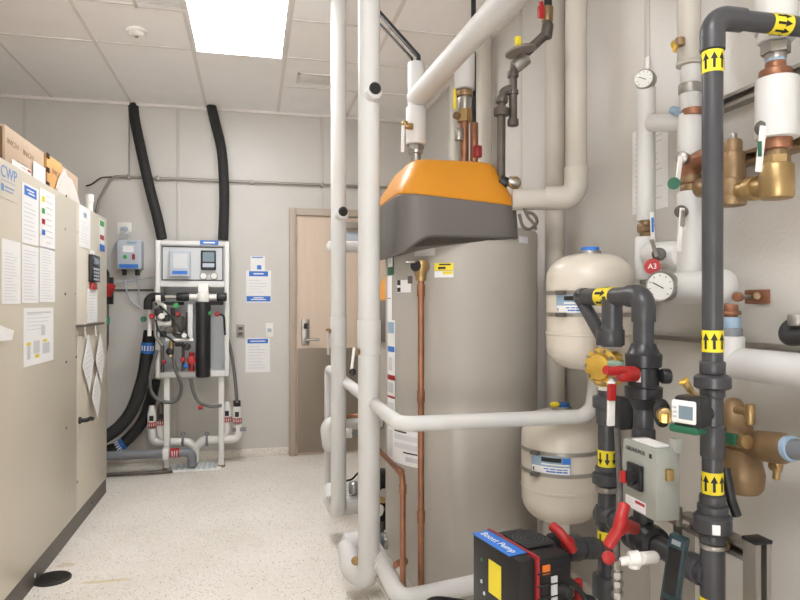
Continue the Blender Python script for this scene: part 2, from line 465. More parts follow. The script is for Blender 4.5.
# notices stuck to the cabinet (panel plane X = CX, y runs into the room)
def fr_cab(px0, py0, px1, py1, py0b=None, py1b=None):
    """frame of a sheet on the cabinet between photo columns px0..px1; heights from the near edge"""
    a = WX(px0, py0, CX); b_ = WX(px1, (py0 + py1) / 2, CX); c = WX(px0, py1, CX)
    return frame(V(CX + .001, a.y, c.z), (0, 1, 0), (0, 0, 1)), b_.y - a.y, a.z - c.z
def sheet(name, label, F3, lines=(), extra=None, m=M_paper, cat='notice', group=None):
    M, w, h = F3
    t = thing(name, label, cat, M.translation, group)
    MB(M).box((w/2, h/2, .0006), (w, h, .0012)).build('sheet', m, t)
    if lines:
        mb = MB(M)
        for (x0, y0, x1, y1) in lines: mb.add([(x0*w, y0*h, .0018), (x1*w, y0*h, .0018), (x1*w, y1*h, .0018), (x0*w, y1*h, .0018)], [(0, 1, 2, 3)])
        mb.build('printed_text', M_paperg, t)
    if extra:
        for j, (nm, mm, rects) in enumerate(extra):
            zo = .0022 + .0006 * j
            mb = MB(M)
            for i, r in enumerate(rects):
                if i and nm not in ('header_text', 'drawing'): mb.build(nm, mm, t); mb = MB(M)
                if isinstance(r[0], str): mb.text(r[0], r[3]*h, r[1]*w, r[2]*h, zo, sx=r[4] if len(r) > 4 else 1)
                else: mb.add([(r[0]*w, r[1]*h, zo), (r[2]*w, r[1]*h, zo), (r[2]*w, r[3]*h, zo), (r[0]*w, r[3]*h, zo)], [(0, 1, 2, 3)])
            mb.build(nm, mm, t)
    return t
def tl(y0, y1, n, x0=.12, x1=.88, f=.2, seed=1):
    r = random.Random(seed); out = []
    for k in range(n):
        y = y1 - (y1 - y0) * k / max(1, n - 1)
        out.append((x0, y, x0 + (x1 - x0) * r.uniform(.55, 1), y + (y1 - y0) / n * f))
    return out
G_n = 'paper notices taped on the cream cabinet'
Fc = fr_cab(-1, 157, 17, 196)
M_logo = mat('logo_sheet', (214, 206, 190), 0.6, noise=.01)
sheet('sign', 'pale sign with big blue letters CWP at the near end of the cabinet', Fc, (), [('lettering', mat('faded_blue', (104, 150, 208), .6), [('CWP', .5, .68, .44, 1.2)]), ('emblem', mat('faded_blue', (104, 150, 208), .6), [(.06, .18, .2, .36), (.25, .3, .8, .33), (.25, .2, .72, .225), (.05, .45, .85, .465)])], m=M_logo, cat='sign')
sheet('notice', 'white notice with a solid blue header box in the upper row on cabinet', fr_cab(21.5, 181, 38, 242), tl(.08, .66, 9), [('header_box', M_blue, [(.12, .80, .86, .96)]), ('header_text', M_paper, [(.25, .89, .7, .915), (.35, .84, .75, .865)])], group=G_n)
sheet('notice', 'white notice with a column of coloured symbols in the upper row on cabinet', fr_cab(39.5, 187, 54.5, 247), tl(.1, .9, 9, .38, .9), [('symbol', M_yel, [(.1, .78, .3, .87)]), ('symbol', M_lgreen, [(.1, .58, .3, .67)]), ('symbol', M_red, [(.1, .4, .3, .49)]), ('symbol', M_blue, [(.1, .22, .3, .31)])], group=G_n)
sheet('notice', 'plain typed sheet nearest the camera in the middle row on cabinet', fr_cab(1.5, 238, 20, 304), tl(.06, .78, 16), group=G_n)
sheet('notice', 'plain typed sheet in the centre of the middle row on cabinet', fr_cab(21.5, 244, 38, 303), tl(.06, .9, 16, seed=2), group=G_n)
sheet('notice', 'plain typed sheet farthest right in the middle row on cabinet', fr_cab(39.5, 246, 54.5, 302), tl(.06, .92, 18, seed=3), group=G_n)
sheet('diagram', 'large white sheet with a yellow and grey piping diagram on cabinet', fr_cab(23, 308, 53, 368), tl(.62, .88, 5, .1, .9), [('drawing', M_paperg, [(.55, .5, .68, .68), (.1, .12, .2, .36), (.3, .2, .5, .42), (.6, .16, .85, .36), (.1, .9, .9, .93)]), ('colour_patch', M_yel, [(.08, .36, .2, .41), (.35, .12, .48, .18), (.6, .38, .75, .42)])], cat='notice', group=G_n)
sheet('notice', 'white sheet high on the far section of the cabinet, above the keypad', fr_cab(79, 204, 90, 246), tl(.12, .6, 8), [('emblem', M_lblue, [(.35, .74, .65, .86)])], group=G_n)
sheet('notice', 'narrow white slip under the dark keypad on the cabinet', fr_cab(87, 289, 97, 323), tl(.1, .9, 10), group=G_n)
# curled white sheet at the picture's left edge
a = WX(-3, 318, CX + .004); mb = MB()
vs, fs = [], []
for i in range(7):
    f = i / 6
    for k in range(5):
        g_ = k / 4
        y = a.y + .10 * f; z = a.z - .02 - .075 * g_ - .035 * f * (1 - g_) ; x = CX + .004 + .03 * f * f * (1 - .3*g_)
        vs.append((x, y, z)); vs.append((x + .0012, y, z))
idx = lambda i, k, s: (i*5 + k)*2 + s
for i in range(6):
    for k in range(4):
        fs += [(idx(i,k,0), idx(i+1,k,0), idx(i+1,k+1,0), idx(i,k+1,0)), (idx(i,k,1), idx(i,k+1,1), idx(i+1,k+1,1), idx(i+1,k,1))]
mb.add(vs, fs)
solo(mb, 'loose_paper', M_paper, 'curling white paper corner at the left edge of the picture', 'paper')
# keypad controller
M, w, h = fr_cab(88.2, 251, 96, 289)
t = thing('keypad_controller', 'dark handheld keypad with small screen mounted on the far cabinet section', 'keypad', M.translation)
MB(M).box((w/2, h*.56, .012), (w, h*.72, .024), .004).build('body', M_boxg if False else M_black, t)
MB(M).rect(w*.2, h*.68, w*.85, h*.84, .0255).build('screen', M_lcd, t)
for i in range(3):
    for k in range(4): MB(M).box((w*(.25 + .25*i), h*(.27 + .09*k), .025), (w*.15, h*.05, .004), .001).build('key', M_greyp, t)
MB(M).rect(w*.25, h*.93, w*.75, h*1.05, .003).build('label_plate', M_paper, t)
MB(M).box((w*.5, h*.09, .008), (w*.7, h*.18, .016), .003).build('stop_tab', M_red, t, 'red tab under the keypad')
# coloured sticker near far edge
sheet('sticker', 'narrow sticker with green, red and blue fields near the cabinet far edge', fr_cab(99, 218, 104, 250), (), [('colour_field', M_lgreen, [(.1, .78, .9, .95)]), ('colour_field', M_red, [(.1, .35, .9, .5)]), ('colour_field', M_blue, [(0, 0, 1, .2)])], cat='sticker')
# magnetic bar with hanging tags
q0, q1 = WX(75.5, 326, CX), WX(99, 322, CX)
solo(MB().bx(CX, CX + .035, q0.y, q1.y, q0.z - .008, q0.z + .006, .002), 'magnetic_rail', M_kick, 'dark narrow rail with hooks above the hanging paper tags on cabinet', 'rail')
def tag_sheet(px, pyt, pyb, wpx, tilt, label, off):
    a = WX(px, pyt, CX); c = WX(px, pyb, CX)
    h = a.z - c.z; wd = h * .80
    t = thing('hanging_tag', label, 'tag', (CX + off, a.y, c.z), 'paper tags hung from the cabinet rail')
    M = frame(V(CX + off, a.y, a.z), (.0, math.cos(tilt), math.sin(tilt)), (0, -math.sin(tilt), math.cos(tilt)))
    P = [(0, 0), (wd*.5, -h*.48), (wd*.15, -h*1.0), (-wd*.5, -h*.5)]
    MB(M).prism(P, 0, .002).build('sheet', M_paper, t)
    mb = MB(M)
    for k in range(6):
        y = -h*.3 - k*h*.09; hw = wd*.28*(1 - abs(k - 2)/6)
        mb.add([(-hw, y - .008, .0026), (hw, y + .012, .0026), (hw, y + .019, .0026), (-hw, y - .001, .0026)], [(0, 1, 2, 3)])
    mb.build('printed_text', M_paperl, t)
    return t
ta = tag_sheet(86, 335, 393, 13, .0, 'larger white diamond-hung paper tag left under the rail', .012)
MB().tube([WX(85, 324, CX + .02), WX(85, 331, CX + .014), WX(86, 337, CX + .014)], .005).build('hook', M_pvcw, ta)
tb = tag_sheet(96.5, 334, 384, 9, .0, 'white paper tag hung right under the rail near the cabinet edge', .022)
MB().tube([WX(95.5, 324, CX + .024), WX(95.5, 330, CX + .024), WX(96, 336, CX + .024)], .005).build('hook', M_pvcw, tb)
tag_sheet(91, 372, 419, 11, .0, 'lowest white paper tag, hanging below the two others on cabinet', .032)

# cartons on top of the cabinet
def carton(y0, y1, x0, x1, z1, m, label, txt, straps, endm):
    t = thing('carton', label, 'box', ((x0+x1)/2, (y0+y1)/2, CT))
    MB().bx(x0, x1, y0, y1, CT, z1, .004).build('box_body', m, t)
    MB().bx(x0 + .01, x1 - .01, y0 - .002, y0, CT + .02, z1 - .01).build('end_face', endm, t, 'darker end of the carton')
    M = frame(V(x1 + .0005, y0, CT), (0, 1, 0), (0, 0, 1)); h = z1 - CT; w = y1 - y0
    if txt:
        for k, (x, y, s) in enumerate(txt[1]): MB(M).text(txt[0], s, x*w, y*h, .001, sx=1.7).build('lettering', mat('carton_print', (158, 132, 110), .8), t)
    for f in straps: MB(M).rect(-.012, f*h - .012, .035, f*h + .014, .003).build('corner_strap', M_blk, t)
q = WX(5, 124, CX - .03); q2 = WX(44, 160, CX - .03)
carton(q.y, q2.y, CX - .6, CX - .03, q.z, M_card, 'tan cardboard carton with dark end at the near end on cabinet', ('INCH', [(.17, .62, .035), (.55, .6, .035), (.4, .2, .035), (.85, .15, .035)]), (), M_cardd)
q = WX(47, 153, CX - .03); q2 = WX(62, 160, CX - .03)
carton(q.y, q2.y, CX - .6, CX - .03, q.z, M_cardo, 'orange-brown carton with black corner straps on cabinet', ('INCH', [(.62, .58, .04)]), (.93, .52, .1), M_cardo)
q3 = WX(62.5, 166, CX - .04); q4 = WX(78, 180, CX - .04)
carton(q3.y, q4.y, CX - .6, CX - .04, q3.z, M_card, 'far tan carton wrapped in film behind the orange-brown one', None, (), M_card)
M_film = mat('plastic_film', (226, 220, 213), 0.3, noise=.05)
a = WX(56, 182, CX - .02); b_ = WX(79, 190, CX - .02)
mb = MB(); vs = []
prof = [(0, .02), (.12, .085), (.3, .15), (.42, .12), (.6, .12), (.8, .07), (1, .0)]
poly = [(a.y + (b_.y - a.y)*f, CT + h) for f, h in prof] + [(a.y, CT - 0)]
mb.M = frame(V(CX - .022, 0, 0), (0, 1, 0), (0, 0, 1)); mb.prism(poly, 0, .010)
solo(mb, 'plastic_sheet', M_film, 'crumpled whitish plastic film standing before the cartons on cabinet', 'plastic sheet')
# white label board with red corner propped against the first carton
a = WX(14, 152, CX - .015); b_ = WX(33, 165, CX - .015)
sheet('card', 'white card with red corner leaning on the cardboard carton', (frame(V(CX - .024, a.y, CT), (0, 1, 0), (0, 0, 1)), b_.y - a.y, a.z - CT - .03), tl(.3, .8, 4, .08, .5), [('red_corner', M_red, [(.78, .55, .97, .85)]), ('red_bar', M_redd, [(.45, .6, .7, .66)])], cat='card')
a = WX(34, 168, CX - .02); b_ = WX(46, 176, CX - .02)
sheet('card', 'plain white card right of the red-cornered card on cabinet', (frame(V(CX - .024, a.y, CT), (0, 1, 0), (0, 0, 1)), b_.y - a.y, .09), tl(.3, .8, 3), cat='card')
# white stub pipe with cable on cabinet far end
a = W(91.5, 210, 4.9)
t = thing('vent_stub', 'short white pipe stub standing on the far end of the cabinet', 'pipe', (CX - .06, 4.75, CT))
MB().cyl((CX - .06, 4.75, CT), (CX - .06, 4.75, CT + .13), .022).build('pipe', M_pvcw, t)
MB().rcyl((CX - .06, 4.75, CT + .08), (CX - .06, 4.75, CT + .135), .027).build('cap', M_pvcw, t)
# floor drain next to the rail
c = WZ(52, 579, 0.002)
t = thing('floor_drain', 'round dark slotted floor drain against the cabinet base rail', 'drain', (c.x, c.y, 0))
MB().torus((c.x, c.y, .004), (0, 0, 1), .082, .006).build('ring', M_grate, t)
mb = MB().cyl((c.x, c.y, .0005), (c.x, c.y, .002), .08)
mb.build('pit', M_blk, t)
mb = MB()
for k in range(-4, 5):
    y = k * .017; hw = math.sqrt(max(0, .078**2 - y*y)); mb.bx(c.x - hw, c.x + hw, c.y + y - .005, c.y + y + .005, .002, .007)
mb.build('grate', M_grate, t)
# stain
def stain(px, py, rx, ry, label, col, seed):
    c = WZ(px, py, 0); r = random.Random(seed); m = mat('stain_%d' % seed, col, .5, noise=.06, nscale=20)
    mb = MB(); n = 26; ring = []
    for k in range(n):
        a = 2*math.pi*k/n; f = r.uniform(.75, 1.1)
        ring.append((c.x + math.cos(a)*rx*f, c.y + math.sin(a)*ry*f, .0008))
    mb.add(ring, [tuple(range(n))])
    o = solo(mb, 'floor_stain', m, label, 'stain'); return o
stain(108, 581, .13, .018, 'faint yellow stain on the speckled floor near the drain', (219, 205, 172), 3)
stain(66, 565, .05, .03, 'faint pinkish stain on the floor just beyond the drain', (215, 201, 182), 4)

# ------------------------------------------------------------------ back wall equipment
YK = YB
def yb(px, py, d=0.0): return WY(px, py, YB - d)
# conduit
q = yb(118, 176.5, .03); q1 = yb(411, 187.5, .03)
zc = q.z
t = thing('conduit', 'thin grey metal conduit running across the whole back wall', 'conduit', (q.x, YB - .03, zc))
pts = [yb(96, 214, .03), yb(99, 200, .03), V(yb(112, 177, .03).x, YB - .03, zc), V(1.42, YB - .03, zc)]
MB().tube(pts, .012, .07).build('pipe', M_alu, t)
for px in (129, 158, 252, 322):
    x = yb(px, 178, .02).x
    MB().bx(x - .012, x + .012, YB - .045, YB - .002, zc - .02, zc + .02, .003).build('strap', M_alu, t)
x = yb(129.5, 150).x
solo(MB().cyl((x, YB - .012, zc + .02), (x, YB - .012, ZC - .03), .006, n=10), 'thin_rod', M_alu, 'thin grey rod rising from the conduit to the ceiling', 'rod')
solo(MB().spline([yb(86, 186, .03), yb(92, 184, .06), yb(101, 178, .05), yb(112, 177, .045)], .006, 8), 'cable', M_rub, 'thin dark loop of cable left of the conduit elbow', 'cable')
# large black insulated hoses to the ceiling
def big_hose(pts, r, label):
    t = thing('insulated_hose', label, 'hose', pts[-1])
    MB().spline(pts, r, 18).build('hose', M_rub, t)
    return t
big_hose([W(133, 95.5, 5.55), W(134.5, 118, 5.5), W(140, 145, 5.45), W(149, 185, 5.45), W(158, 220, 5.45), W(162, 239, 5.45)], .042, 'thick black insulated hose from ceiling to the left top of rack')
big_hose([W(211, 105.5, 5.6), W(215, 122, 5.55), W(221.5, 150, 5.5), W(224, 185, 5.5), W(224, 215, 5.5), W(223, 240, 5.5)], .042, 'thick black insulated hose from ceiling to the right top of rack')
# junction outlet above controller
def on_wall(px0, py0, px1, py1): 
    a, b_ = yb(px0, py0), yb(px1, py1)
    return min(a.x, b_.x), max(a.x, b_.x), min(a.z, b_.z), max(a.z, b_.z)
def outlet(px0, py0, px1, py1, label, plug, gray=False):
    x0, x1, z0, z1 = on_wall(px0, py0, px1, py1)
    t = thing('wall_outlet', label, 'outlet', ((x0+x1)/2, YB, z0))
    MB().bx(x0, x1, YB - .012, YB, z0, z1, .003).build('cover_plate', M_alu if gray else M_pvcw, t)
    w, h = x1 - x0, z1 - z0
    for f in ((.3, .7) if gray else (.5,)):
        MB().box(((x0+x1)/2, YB - .014, z0 + h*f), (w*.5, .006, h*.25), .002).build('socket', M_kick if gray else M_greyp, t)
    if plug: MB().rcyl((x0 + w*.6, YB - .015, z0 + h*.5), (x0 + w*.6, YB - .055, z0 + h*.45), .022).build('plug', M_greyp, t)
outlet(117.5, 222.5, 131.5, 235.5, 'white wall outlet with a plug above the small grey controller', True)
outlet(236.5, 324.5, 244.5, 337.5, 'grey metal double outlet right of the rack', False, True)
outlet(265.5, 323, 273.5, 337, 'small white switch plate beside the grey outlet near the door', False)
# small grey controller
x0, x1, z0, z1 = on_wall(119.5, 241, 144, 270)
t = thing('controller_box', 'small grey wall controller with blue band under the white outlet', 'control box', ((x0+x1)/2, YB - .06, z0))
bd = MB().bx(x0, x1, YB - .12, YB, z0, z1, .012).build('enclosure', M_greyp, t)
wd, hh = x1 - x0, z1 - z0
Mf = frame(V(x0, YB - .121, z0), (1, 0, 0), (0, 0, 1))
MB(Mf).rect(wd*.10, hh*.04, wd*.86, hh*.17, .002).build('blue_band', M_blue, t)
MB(Mf).rect(wd*.25, hh*.58, wd*.68, hh*.80, .003).build('display', M_paper, t)
MB(Mf).text('', .01, 0, 0)
MB(Mf).rect(wd*.4, hh*.86, wd*.8, hh*.94, .002).build('header_mark', M_lblue, t)
MB(Mf).lathe((wd*.33, hh*.42, 0), (0, 0, 1), [(0, .018), (.006, .016)]).build('button', M_lgreen, t)
MB(Mf).box((wd*.68, hh*.42, .008), (.022, .045, .016), .003).build('rocker_switch', M_redd, t)
for f in (.25, .78): MB().rcyl((x0 + wd*f, YB - .06, z0), (x0 + wd*f, YB - .06, z0 - .05), .018).build('cable_gland', M_black, t)
MB().spline([(x0 + wd*.25, YB - .06, z0 - .05), (x0 + wd*.3, YB - .05, z0 - .15), (x0 + wd*.5, YB - .04, z0 - .26), (x0 + wd*.9, YB - .03, z0 - .33)], .006, 8).build('cable', M_greyp, t)
MB().spline([(x0 + wd*.78, YB - .06, z0 - .05), (x0 + wd*.82, YB - .05, z0 - .15), (x0 + wd*.86, YB - .04, z0 - .3)], .006, 8).build('cable', M_greyp, t)
solo(MB().spline([yb(131, 232, .06), yb(118, 240, .05), yb(110, 258, .04), yb(108, 272, .04), yb(115, 282, .03), yb(153, 277, .03)], .006, 8), 'cable', M_greyp, 'thin grey cable curving left of the small wall controller', 'cable')
q = yb(110, 290, .015); q1 = yb(154, 290, .015)
solo(MB().cyl(q, (q1.x, q.y, q.z), .009, n=10), 'conduit', M_kick, 'short thin dark conduit on the wall left of the rack', 'conduit')
# red and black flow switch behind cabinet edge
c = W(107, 292, 5.3)
t = thing('drain_valve', 'black and red valve with teal tape half hidden behind the cabinet', 'valve', (c.x, c.y, c.z - .3))
MB().tube([c + V(-.02, 0, .0), c + V(-.02, 0, -.22), c + V(-.02, 0, -.42), c + V(-.09, .03, -.72)], .035, .1).build('hose', M_hose, t)
MB().rcyl(c + V(-.01, 0, -.10), c + V(-.01, 0, .12), .06).build('body', M_black, t)
MB().rcyl(c + V(.0, -.03, -.02), c + V(.035, -.06, .06), .045).build('red_cap', M_red, t)
MB().rcyl(c + V(-.02, 0, -.26), c + V(-.02, 0, -.20), .042).build('tape', M_tealt, t)
MB().tube([c + V(-.01, 0, .12), c + V(-.01, 0, .17), c + V(-.08, 0, .17)], .03, .03).build('elbow', M_black, t)
# notices on the back wall
def wall_sheet(name, label, px0, py0, px1, py1, lines, extra, off=.001, cat='notice', m=M_paper):
    x0, x1, z0, z1 = on_wall(px0, py0, px1, py1)
    return sheet(name, label, (frame(V(x0, YB - off, z0), (1, 0, 0), (0, 0, 1)), x1 - x0, z1 - z0), lines, extra, m, cat)
wall_sheet('notice', 'small white paper with blue logo dot above the upper wall notice', 250.5, 256.5, 265, 271, (), [('blue_line', M_blue, [(.1, .9, .85, .97)]), ('emblem', M_blue, [(.45, .1, .75, .4)])])
wall_sheet('notice', 'white wall notice with two blue bands between rack and door', 246, 270.5, 271, 302.5, tl(.32, .68, 5), [('blue_band', M_blue, [(.12, .82, .88, .98), (.02, .03, .98, .2)]), ('header_text', M_paper, [(.3, .88, .7, .92), (.2, .08, .8, .11), (.3, .13, .7, .16)])], .004)
wall_sheet('notice', 'lower white wall notice with one blue header below the outlets', 245.5, 338, 270, 372, tl(.12, .74, 8), [('blue_band', M_blue, [(.08, .84, .92, .97)]), ('header_text', M_paper, [(.2, .89, .8, .92)])])

# ---- reverse osmosis rack
YR = 5.50
def yr(px, py, y=YR): return WY(px, py, y)
RX0, RX1 = yr(155.5, 300).x, yr(229, 300).x
RZ1, RZ0 = yr(190, 241).z, yr(190, 377).z
t = thing('water_treatment_rack', 'white framed water treatment rack with gauges and hoses on the back wall', 'equipment rack', ((RX0+RX1)/2, YR + .12, 0))
rw = RX1 - RX0
f = MB(); fw = .035
f.bx(RX0, RX0 + fw, YR, YR + .30, RZ0, RZ1, .004).bx(RX1 - fw, RX1, YR, YR + .30, RZ0, RZ1, .004)
f.bx(RX0 + fw, RX1 - fw, YR, YR + .30, RZ1 - fw, RZ1, .004).bx(RX0 + fw, RX1 - fw, YR, YR + .30, RZ0, RZ0 + .045, .004)
zm = yr(190, 285).z
f.bx(RX0 + fw, RX1 - fw, YR, YR + .05, zm - .015, zm + .03, .004)
f.build('frame', M_rack, t)
MB().bx(RX0 + fw, RX1 - fw, YR + .27, YR + .285, RZ0 + .04, zm).build('back_panel', M_rackp, t)
pan = MB().bx(RX0 + fw + .004, RX1 - fw - .004, YR + .012, YR + .03, zm + .03, RZ1 - fw).build('control_panel', M_rackp, t)
ln = MB(); 
px0_, px1_, pz0, pz1 = RX0 + fw + .01, RX1 - fw - .01, zm + .036, RZ1 - fw - .008
for (a0, a1, b0, b1) in ((px0_, px1_, pz1 - .008, pz1), (px0_, px1_, pz0, pz0 + .008), (px0_, px0_ + .008, pz0, pz1), (px1_ - .008, px1_, pz0, pz1)):
    ln.bx(a0, a1, YR + .006, YR + .0125, b0, b1)
ln.build('panel_gasket', M_blk, pan)
def rackbox(px0, py0, px1, py1, d, name, m, par, bev=.006):
    a, b_ = yr(px0, py0), yr(px1, py1)
    return MB().bx(a.x, b_.x, YR - d, YR + .012, b_.z, a.z, bev).build(name, m, par)
cb = rackbox(170, 251, 190.5, 277, .05, 'dosing_controller', M_greyp, t)
rackbox(173, 271, 188, 274.5, .053, 'blue_band', M_blue, cb, 0)
rackbox(174, 254, 188, 268.5, .052, 'faceplate', M_rackp, cb, 0)
mt = rackbox(201, 250.5, 216, 270, .03, 'flow_meter_unit', M_black, t)
rackbox(203, 252.5, 214.5, 262, .033, 'display', M_lcd, mt, 0); rackbox(203, 263.5, 214.5, 267.5, .033, 'button_strip', M_greyp, mt, 0)
for px in (203.5, 214):
    q = yr(px, 276); gd = MB().lathe((q.x, YR + .012, q.z), (0, -1, 0), [(0, .03), (.02, .03), (.024, .026)]).build('pressure_gauge', M_steel, t)
    MB().lathe((q.x, YR - .012, q.z), (0, -1, 0), [(0, .024), (.002, .024)]).build('dial', M_dial, gd)
rackbox(200, 240.3, 218.5, 245, .006, 'name_plate', M_blue, t, 0)
a, b_ = yr(201.5, 242), yr(217, 245)
MB(frame(V((a.x+b_.x)/2, YR - .0065, yr(209, 242.7).z), (1, 0, 0), (0, 0, 1))).rect(-.045, -.006, .045, .006, .001).build('plate_text', M_paper, t)
# legs
for px in (166, 221):
    q = yr(px, 400); MB().bx(q.x - .022, q.x + .022, YR + .04, YR + .084, .012, RZ0, .003).build('leg', M_rack, t)
    MB().rcyl((q.x, YR + .062, 0), (q.x, YR + .062, .02), .03).build('foot', M_brass2, t)
# filter cylinder + header
q = yr(203.5, 300); 
MB().rcyl((q.x, YR - .05, yr(203, 376.5).z), (q.x, YR - .05, yr(203, 302).z), .058, .012).build('filter_housing', M_black, t)
MB().rcyl((q.x, YR - .05, yr(203, 302).z), (q.x, YR - .05, yr(203, 293).z), .05, .01).build('filter_head', M_pvcw, t)
z = yr(203, 297).z
MB().cyl((yr(190, 297).x, YR - .05, z), (yr(217, 297).x, YR - .05, z), .022).build('head_pipe', M_pvcw, t)
MB().rcyl((yr(217, 297).x, YR - .05, z), (yr(227, 297).x, YR - .05, z), .034, .01).build('elbow_fitting', M_black, t)
MB().rcyl((yr(177, 297).x, YR - .05, z), (yr(190, 297).x, YR - .05, z), .034, .01).build('elbow_fitting', M_black, t)
MB().bx(q.x - .04, q.x + .04, YR - .03, YR, z, zm + .01, .004).build('head_bracket', M_pvcw, t)
MB().cyl((yr(164, 297).x, YR - .05, z), (yr(177, 297).x, YR - .05, z), .018).build('cross_pipe', M_steel, t)
e0 = yr(149, 298)
MB().tube([(yr(166, 297).x, YR - .05, z), (e0.x, YR - .05, z), (e0.x, YR - .05, z - .10)], .034, .05).build('hose_elbow', M_rub, t)
MB().rcyl((yr(157, 297).x, YR - .055, z - .012), (yr(162, 297).x, YR - .055, z - .012), .037, .004).build('clamp', M_pvcw, t)
# manifold clutter: small pipes, valves
def rp(px, py, d=0.03): q = yr(px, py); return V(q.x, YR - d, q.z)
MB().tube([rp(150, 300), rp(150, 336)], .016).build('riser', M_pvcw, t)
MB().tube([rp(156, 306), rp(156, 336), rp(163, 345)], .014, .03).build('riser', M_steel, t)
MB().tube([rp(158, 304), rp(165, 304), rp(165, 320)], .017, .03).build('manifold_pipe', M_pvcw, t)
MB().tube([rp(157, 323), rp(172, 323)], .024).build('manifold_pipe', M_pvcw, t)
MB().tube([rp(166, 340), rp(194, 340)], .012).build('cross_pipe', M_pvcw, t)
MB().tube([rp(173, 308, .0), rp(173, 336, .0), rp(188, 336, .0), rp(188, 312, .0)], .018, .05).build('pump_loop', M_steelb, t)
MB().rcyl(rp(178, 332, .02), rp(178, 316, .02), .05, .01).build('pump_body', M_steelb, t)
MB().bx(rp(188, 0).x, rp(193, 0).x, YR - .02, YR + .02, rp(0, 342).z, rp(0, 304).z, .003).build('inner_post', M_rack, t)
for px, py, m, r in ((153, 316, M_red, .021), (179, 314, M_redd, .02), (217.5, 314, M_redd, .02), (177, 305.5, M_lgreen, .02), (145, 319, M_green, .022), (209.5, 313, M_lgreen, .018), (185, 335, M_pvcw, .02), (171, 351, M_black, .03), (188, 346, M_black, .03), (165, 361, M_redd, .018), (183.5, 359, M_red, .02), (192, 360, M_red, .035), (187, 365, M_blue, .02), (172, 355, M_brass, .016), (163, 316, M_pvcw, .024)):
    q = rp(px, py, .05); MB().lathe(q, (0, -1, 0), [(0, r*.6), (.01, r), (.03, r), (.036, r*.7)], 14).build('valve_knob', m, t)
MB().tube([rp(192, 352, .03), rp(192, 371, .03)], .022).build('union_body', M_red, t)
MB().tube([rp(183.5, 345, .03), rp(183.5, 371, .03)], .012).build('drop_pipe', M_steelb, t)
MB().tube([rp(163, 345, .03), rp(163, 372, .03)], .014).build('drop_pipe', M_steelb, t)
MB().tube([rp(172, 340, .03), rp(172, 352, .03)], .02).build('drop_pipe', M_brass, t)
MB().spline([rp(173, 352, .05), rp(177, 370, .06), rp(182, 385, .05), rp(179, 398, .03), rp(170, 402, .02), rp(158, 399, .02), rp(151, 388, .03), rp(152, 370, .04), rp(158, 350, .04)], .014).build('looped_hose', M_hose, t)
MB().spline([rp(191, 378, .03), rp(194, 392, .03), rp(200, 402, .03), rp(212, 406, .03), rp(222, 405, .03)], .014).build('drain_hose', M_hose, t)
MB().spline([rp(228, 340, -.05), rp(232, 358, -.04), rp(235, 380, -.02), rp(237, 403, .0)], .014).build('side_hose', M_hose, t)
MB().tube([rp(215, 315, .03), rp(224, 314, .02), rp(225, 335, .0)], .009, .03).build('sample_tube', M_black, t)
MB().rcyl(rp(198.5, 405, .03) + V(0, 0, -.02), rp(199.5, 405, .03) + V(.03, 0, -.01), .018).build('hose_clip', M_red, t)
for px, py, d_, w_, h_, m, nm in ((160, 312, .05, 8, 7, M_black, 'solenoid_valve'), (167, 318, .05, 7, 6, M_black, 'solenoid_valve'), (170, 330, .04, 8, 6, M_steelb, 'pressure_switch'), (184, 324, .03, 5, 12, M_black, 'sight_tube'), (164, 334, .05, 6, 6, M_rub, 'pipe_union'), (180, 344, .04, 8, 4, M_rub, 'pipe_union'), (161, 297, .06, 8, 8, M_black, 'pipe_union'), (212, 303, .03, 22, 4, M_rub, 'cable_tray'), (170, 303.5, .02, 26, 3, M_rub, 'cable_tray')):
    q = rp(px, py, d_); k_ = 5.45/F
    MB().box(q, (w_*k_, .04, h_*k_), .008).build(nm, m, t)
MB().spline([rp(160, 306, .05), rp(168, 312, .08), rp(176, 322, .07), rp(182, 332, .06), rp(190, 338, .05)], .007, 8).build('signal_cable', M_black, t)
MB().spline([rp(157, 320, .06), rp(160, 330, .09), rp(168, 336, .08), rp(176, 342, .06)], .007, 8).build('signal_cable', M_rub, t)
# big insulated hoses lower left
def bh2(pts, r, label, bpt, bd):
    t = thing('insulated_hose', label, 'hose', pts[-1])
    MB().spline(pts, r, 18).build('hose', M_rub, t)
    mb = MB(); mb.cyl(bpt - bd*.045, bpt + bd*.045, r + .003, n=18)
    mb.mi = 1
    cd = (V(0, 0, CH) - bpt).normalized(); cd = (cd - bd * cd.dot(bd)).normalized(); sd = bd.cross(cd)
    for k in range(5):
        an = -.9 + k*.45; e = cd*math.cos(an) + sd*math.sin(an)
        mb.cyl(bpt + e*(r + .002) - bd*.02, bpt + e*(r + .002) + bd*.02, .006, n=8)
    mb.build('tape_band', [M_blue, M_paper], t, 'blue band with white marks')
bh2([W(150, 331, 5.33), W(147.5, 350, 5.3), W(143, 378, 5.28), W(133, 408, 5.25), W(118, 428, 5.2), W(98, 441, 5.1), W(90, 444, 5.05)], .05, 'upper thick black insulated hose bending from the rack behind the cabinet', W(147.7, 348, 5.3), V(.06, 0, 1).normalized())
bh2([W(155, 380, 5.5), W(150, 402, 5.48), W(141, 424, 5.4), W(122, 444, 5.3), W(104, 452, 5.2), W(92, 455, 5.1)], .046, 'lower thick black insulated hose bending behind the cabinet near the floor', W(119, 446, 5.28), V(1, 0, .6).normalized())
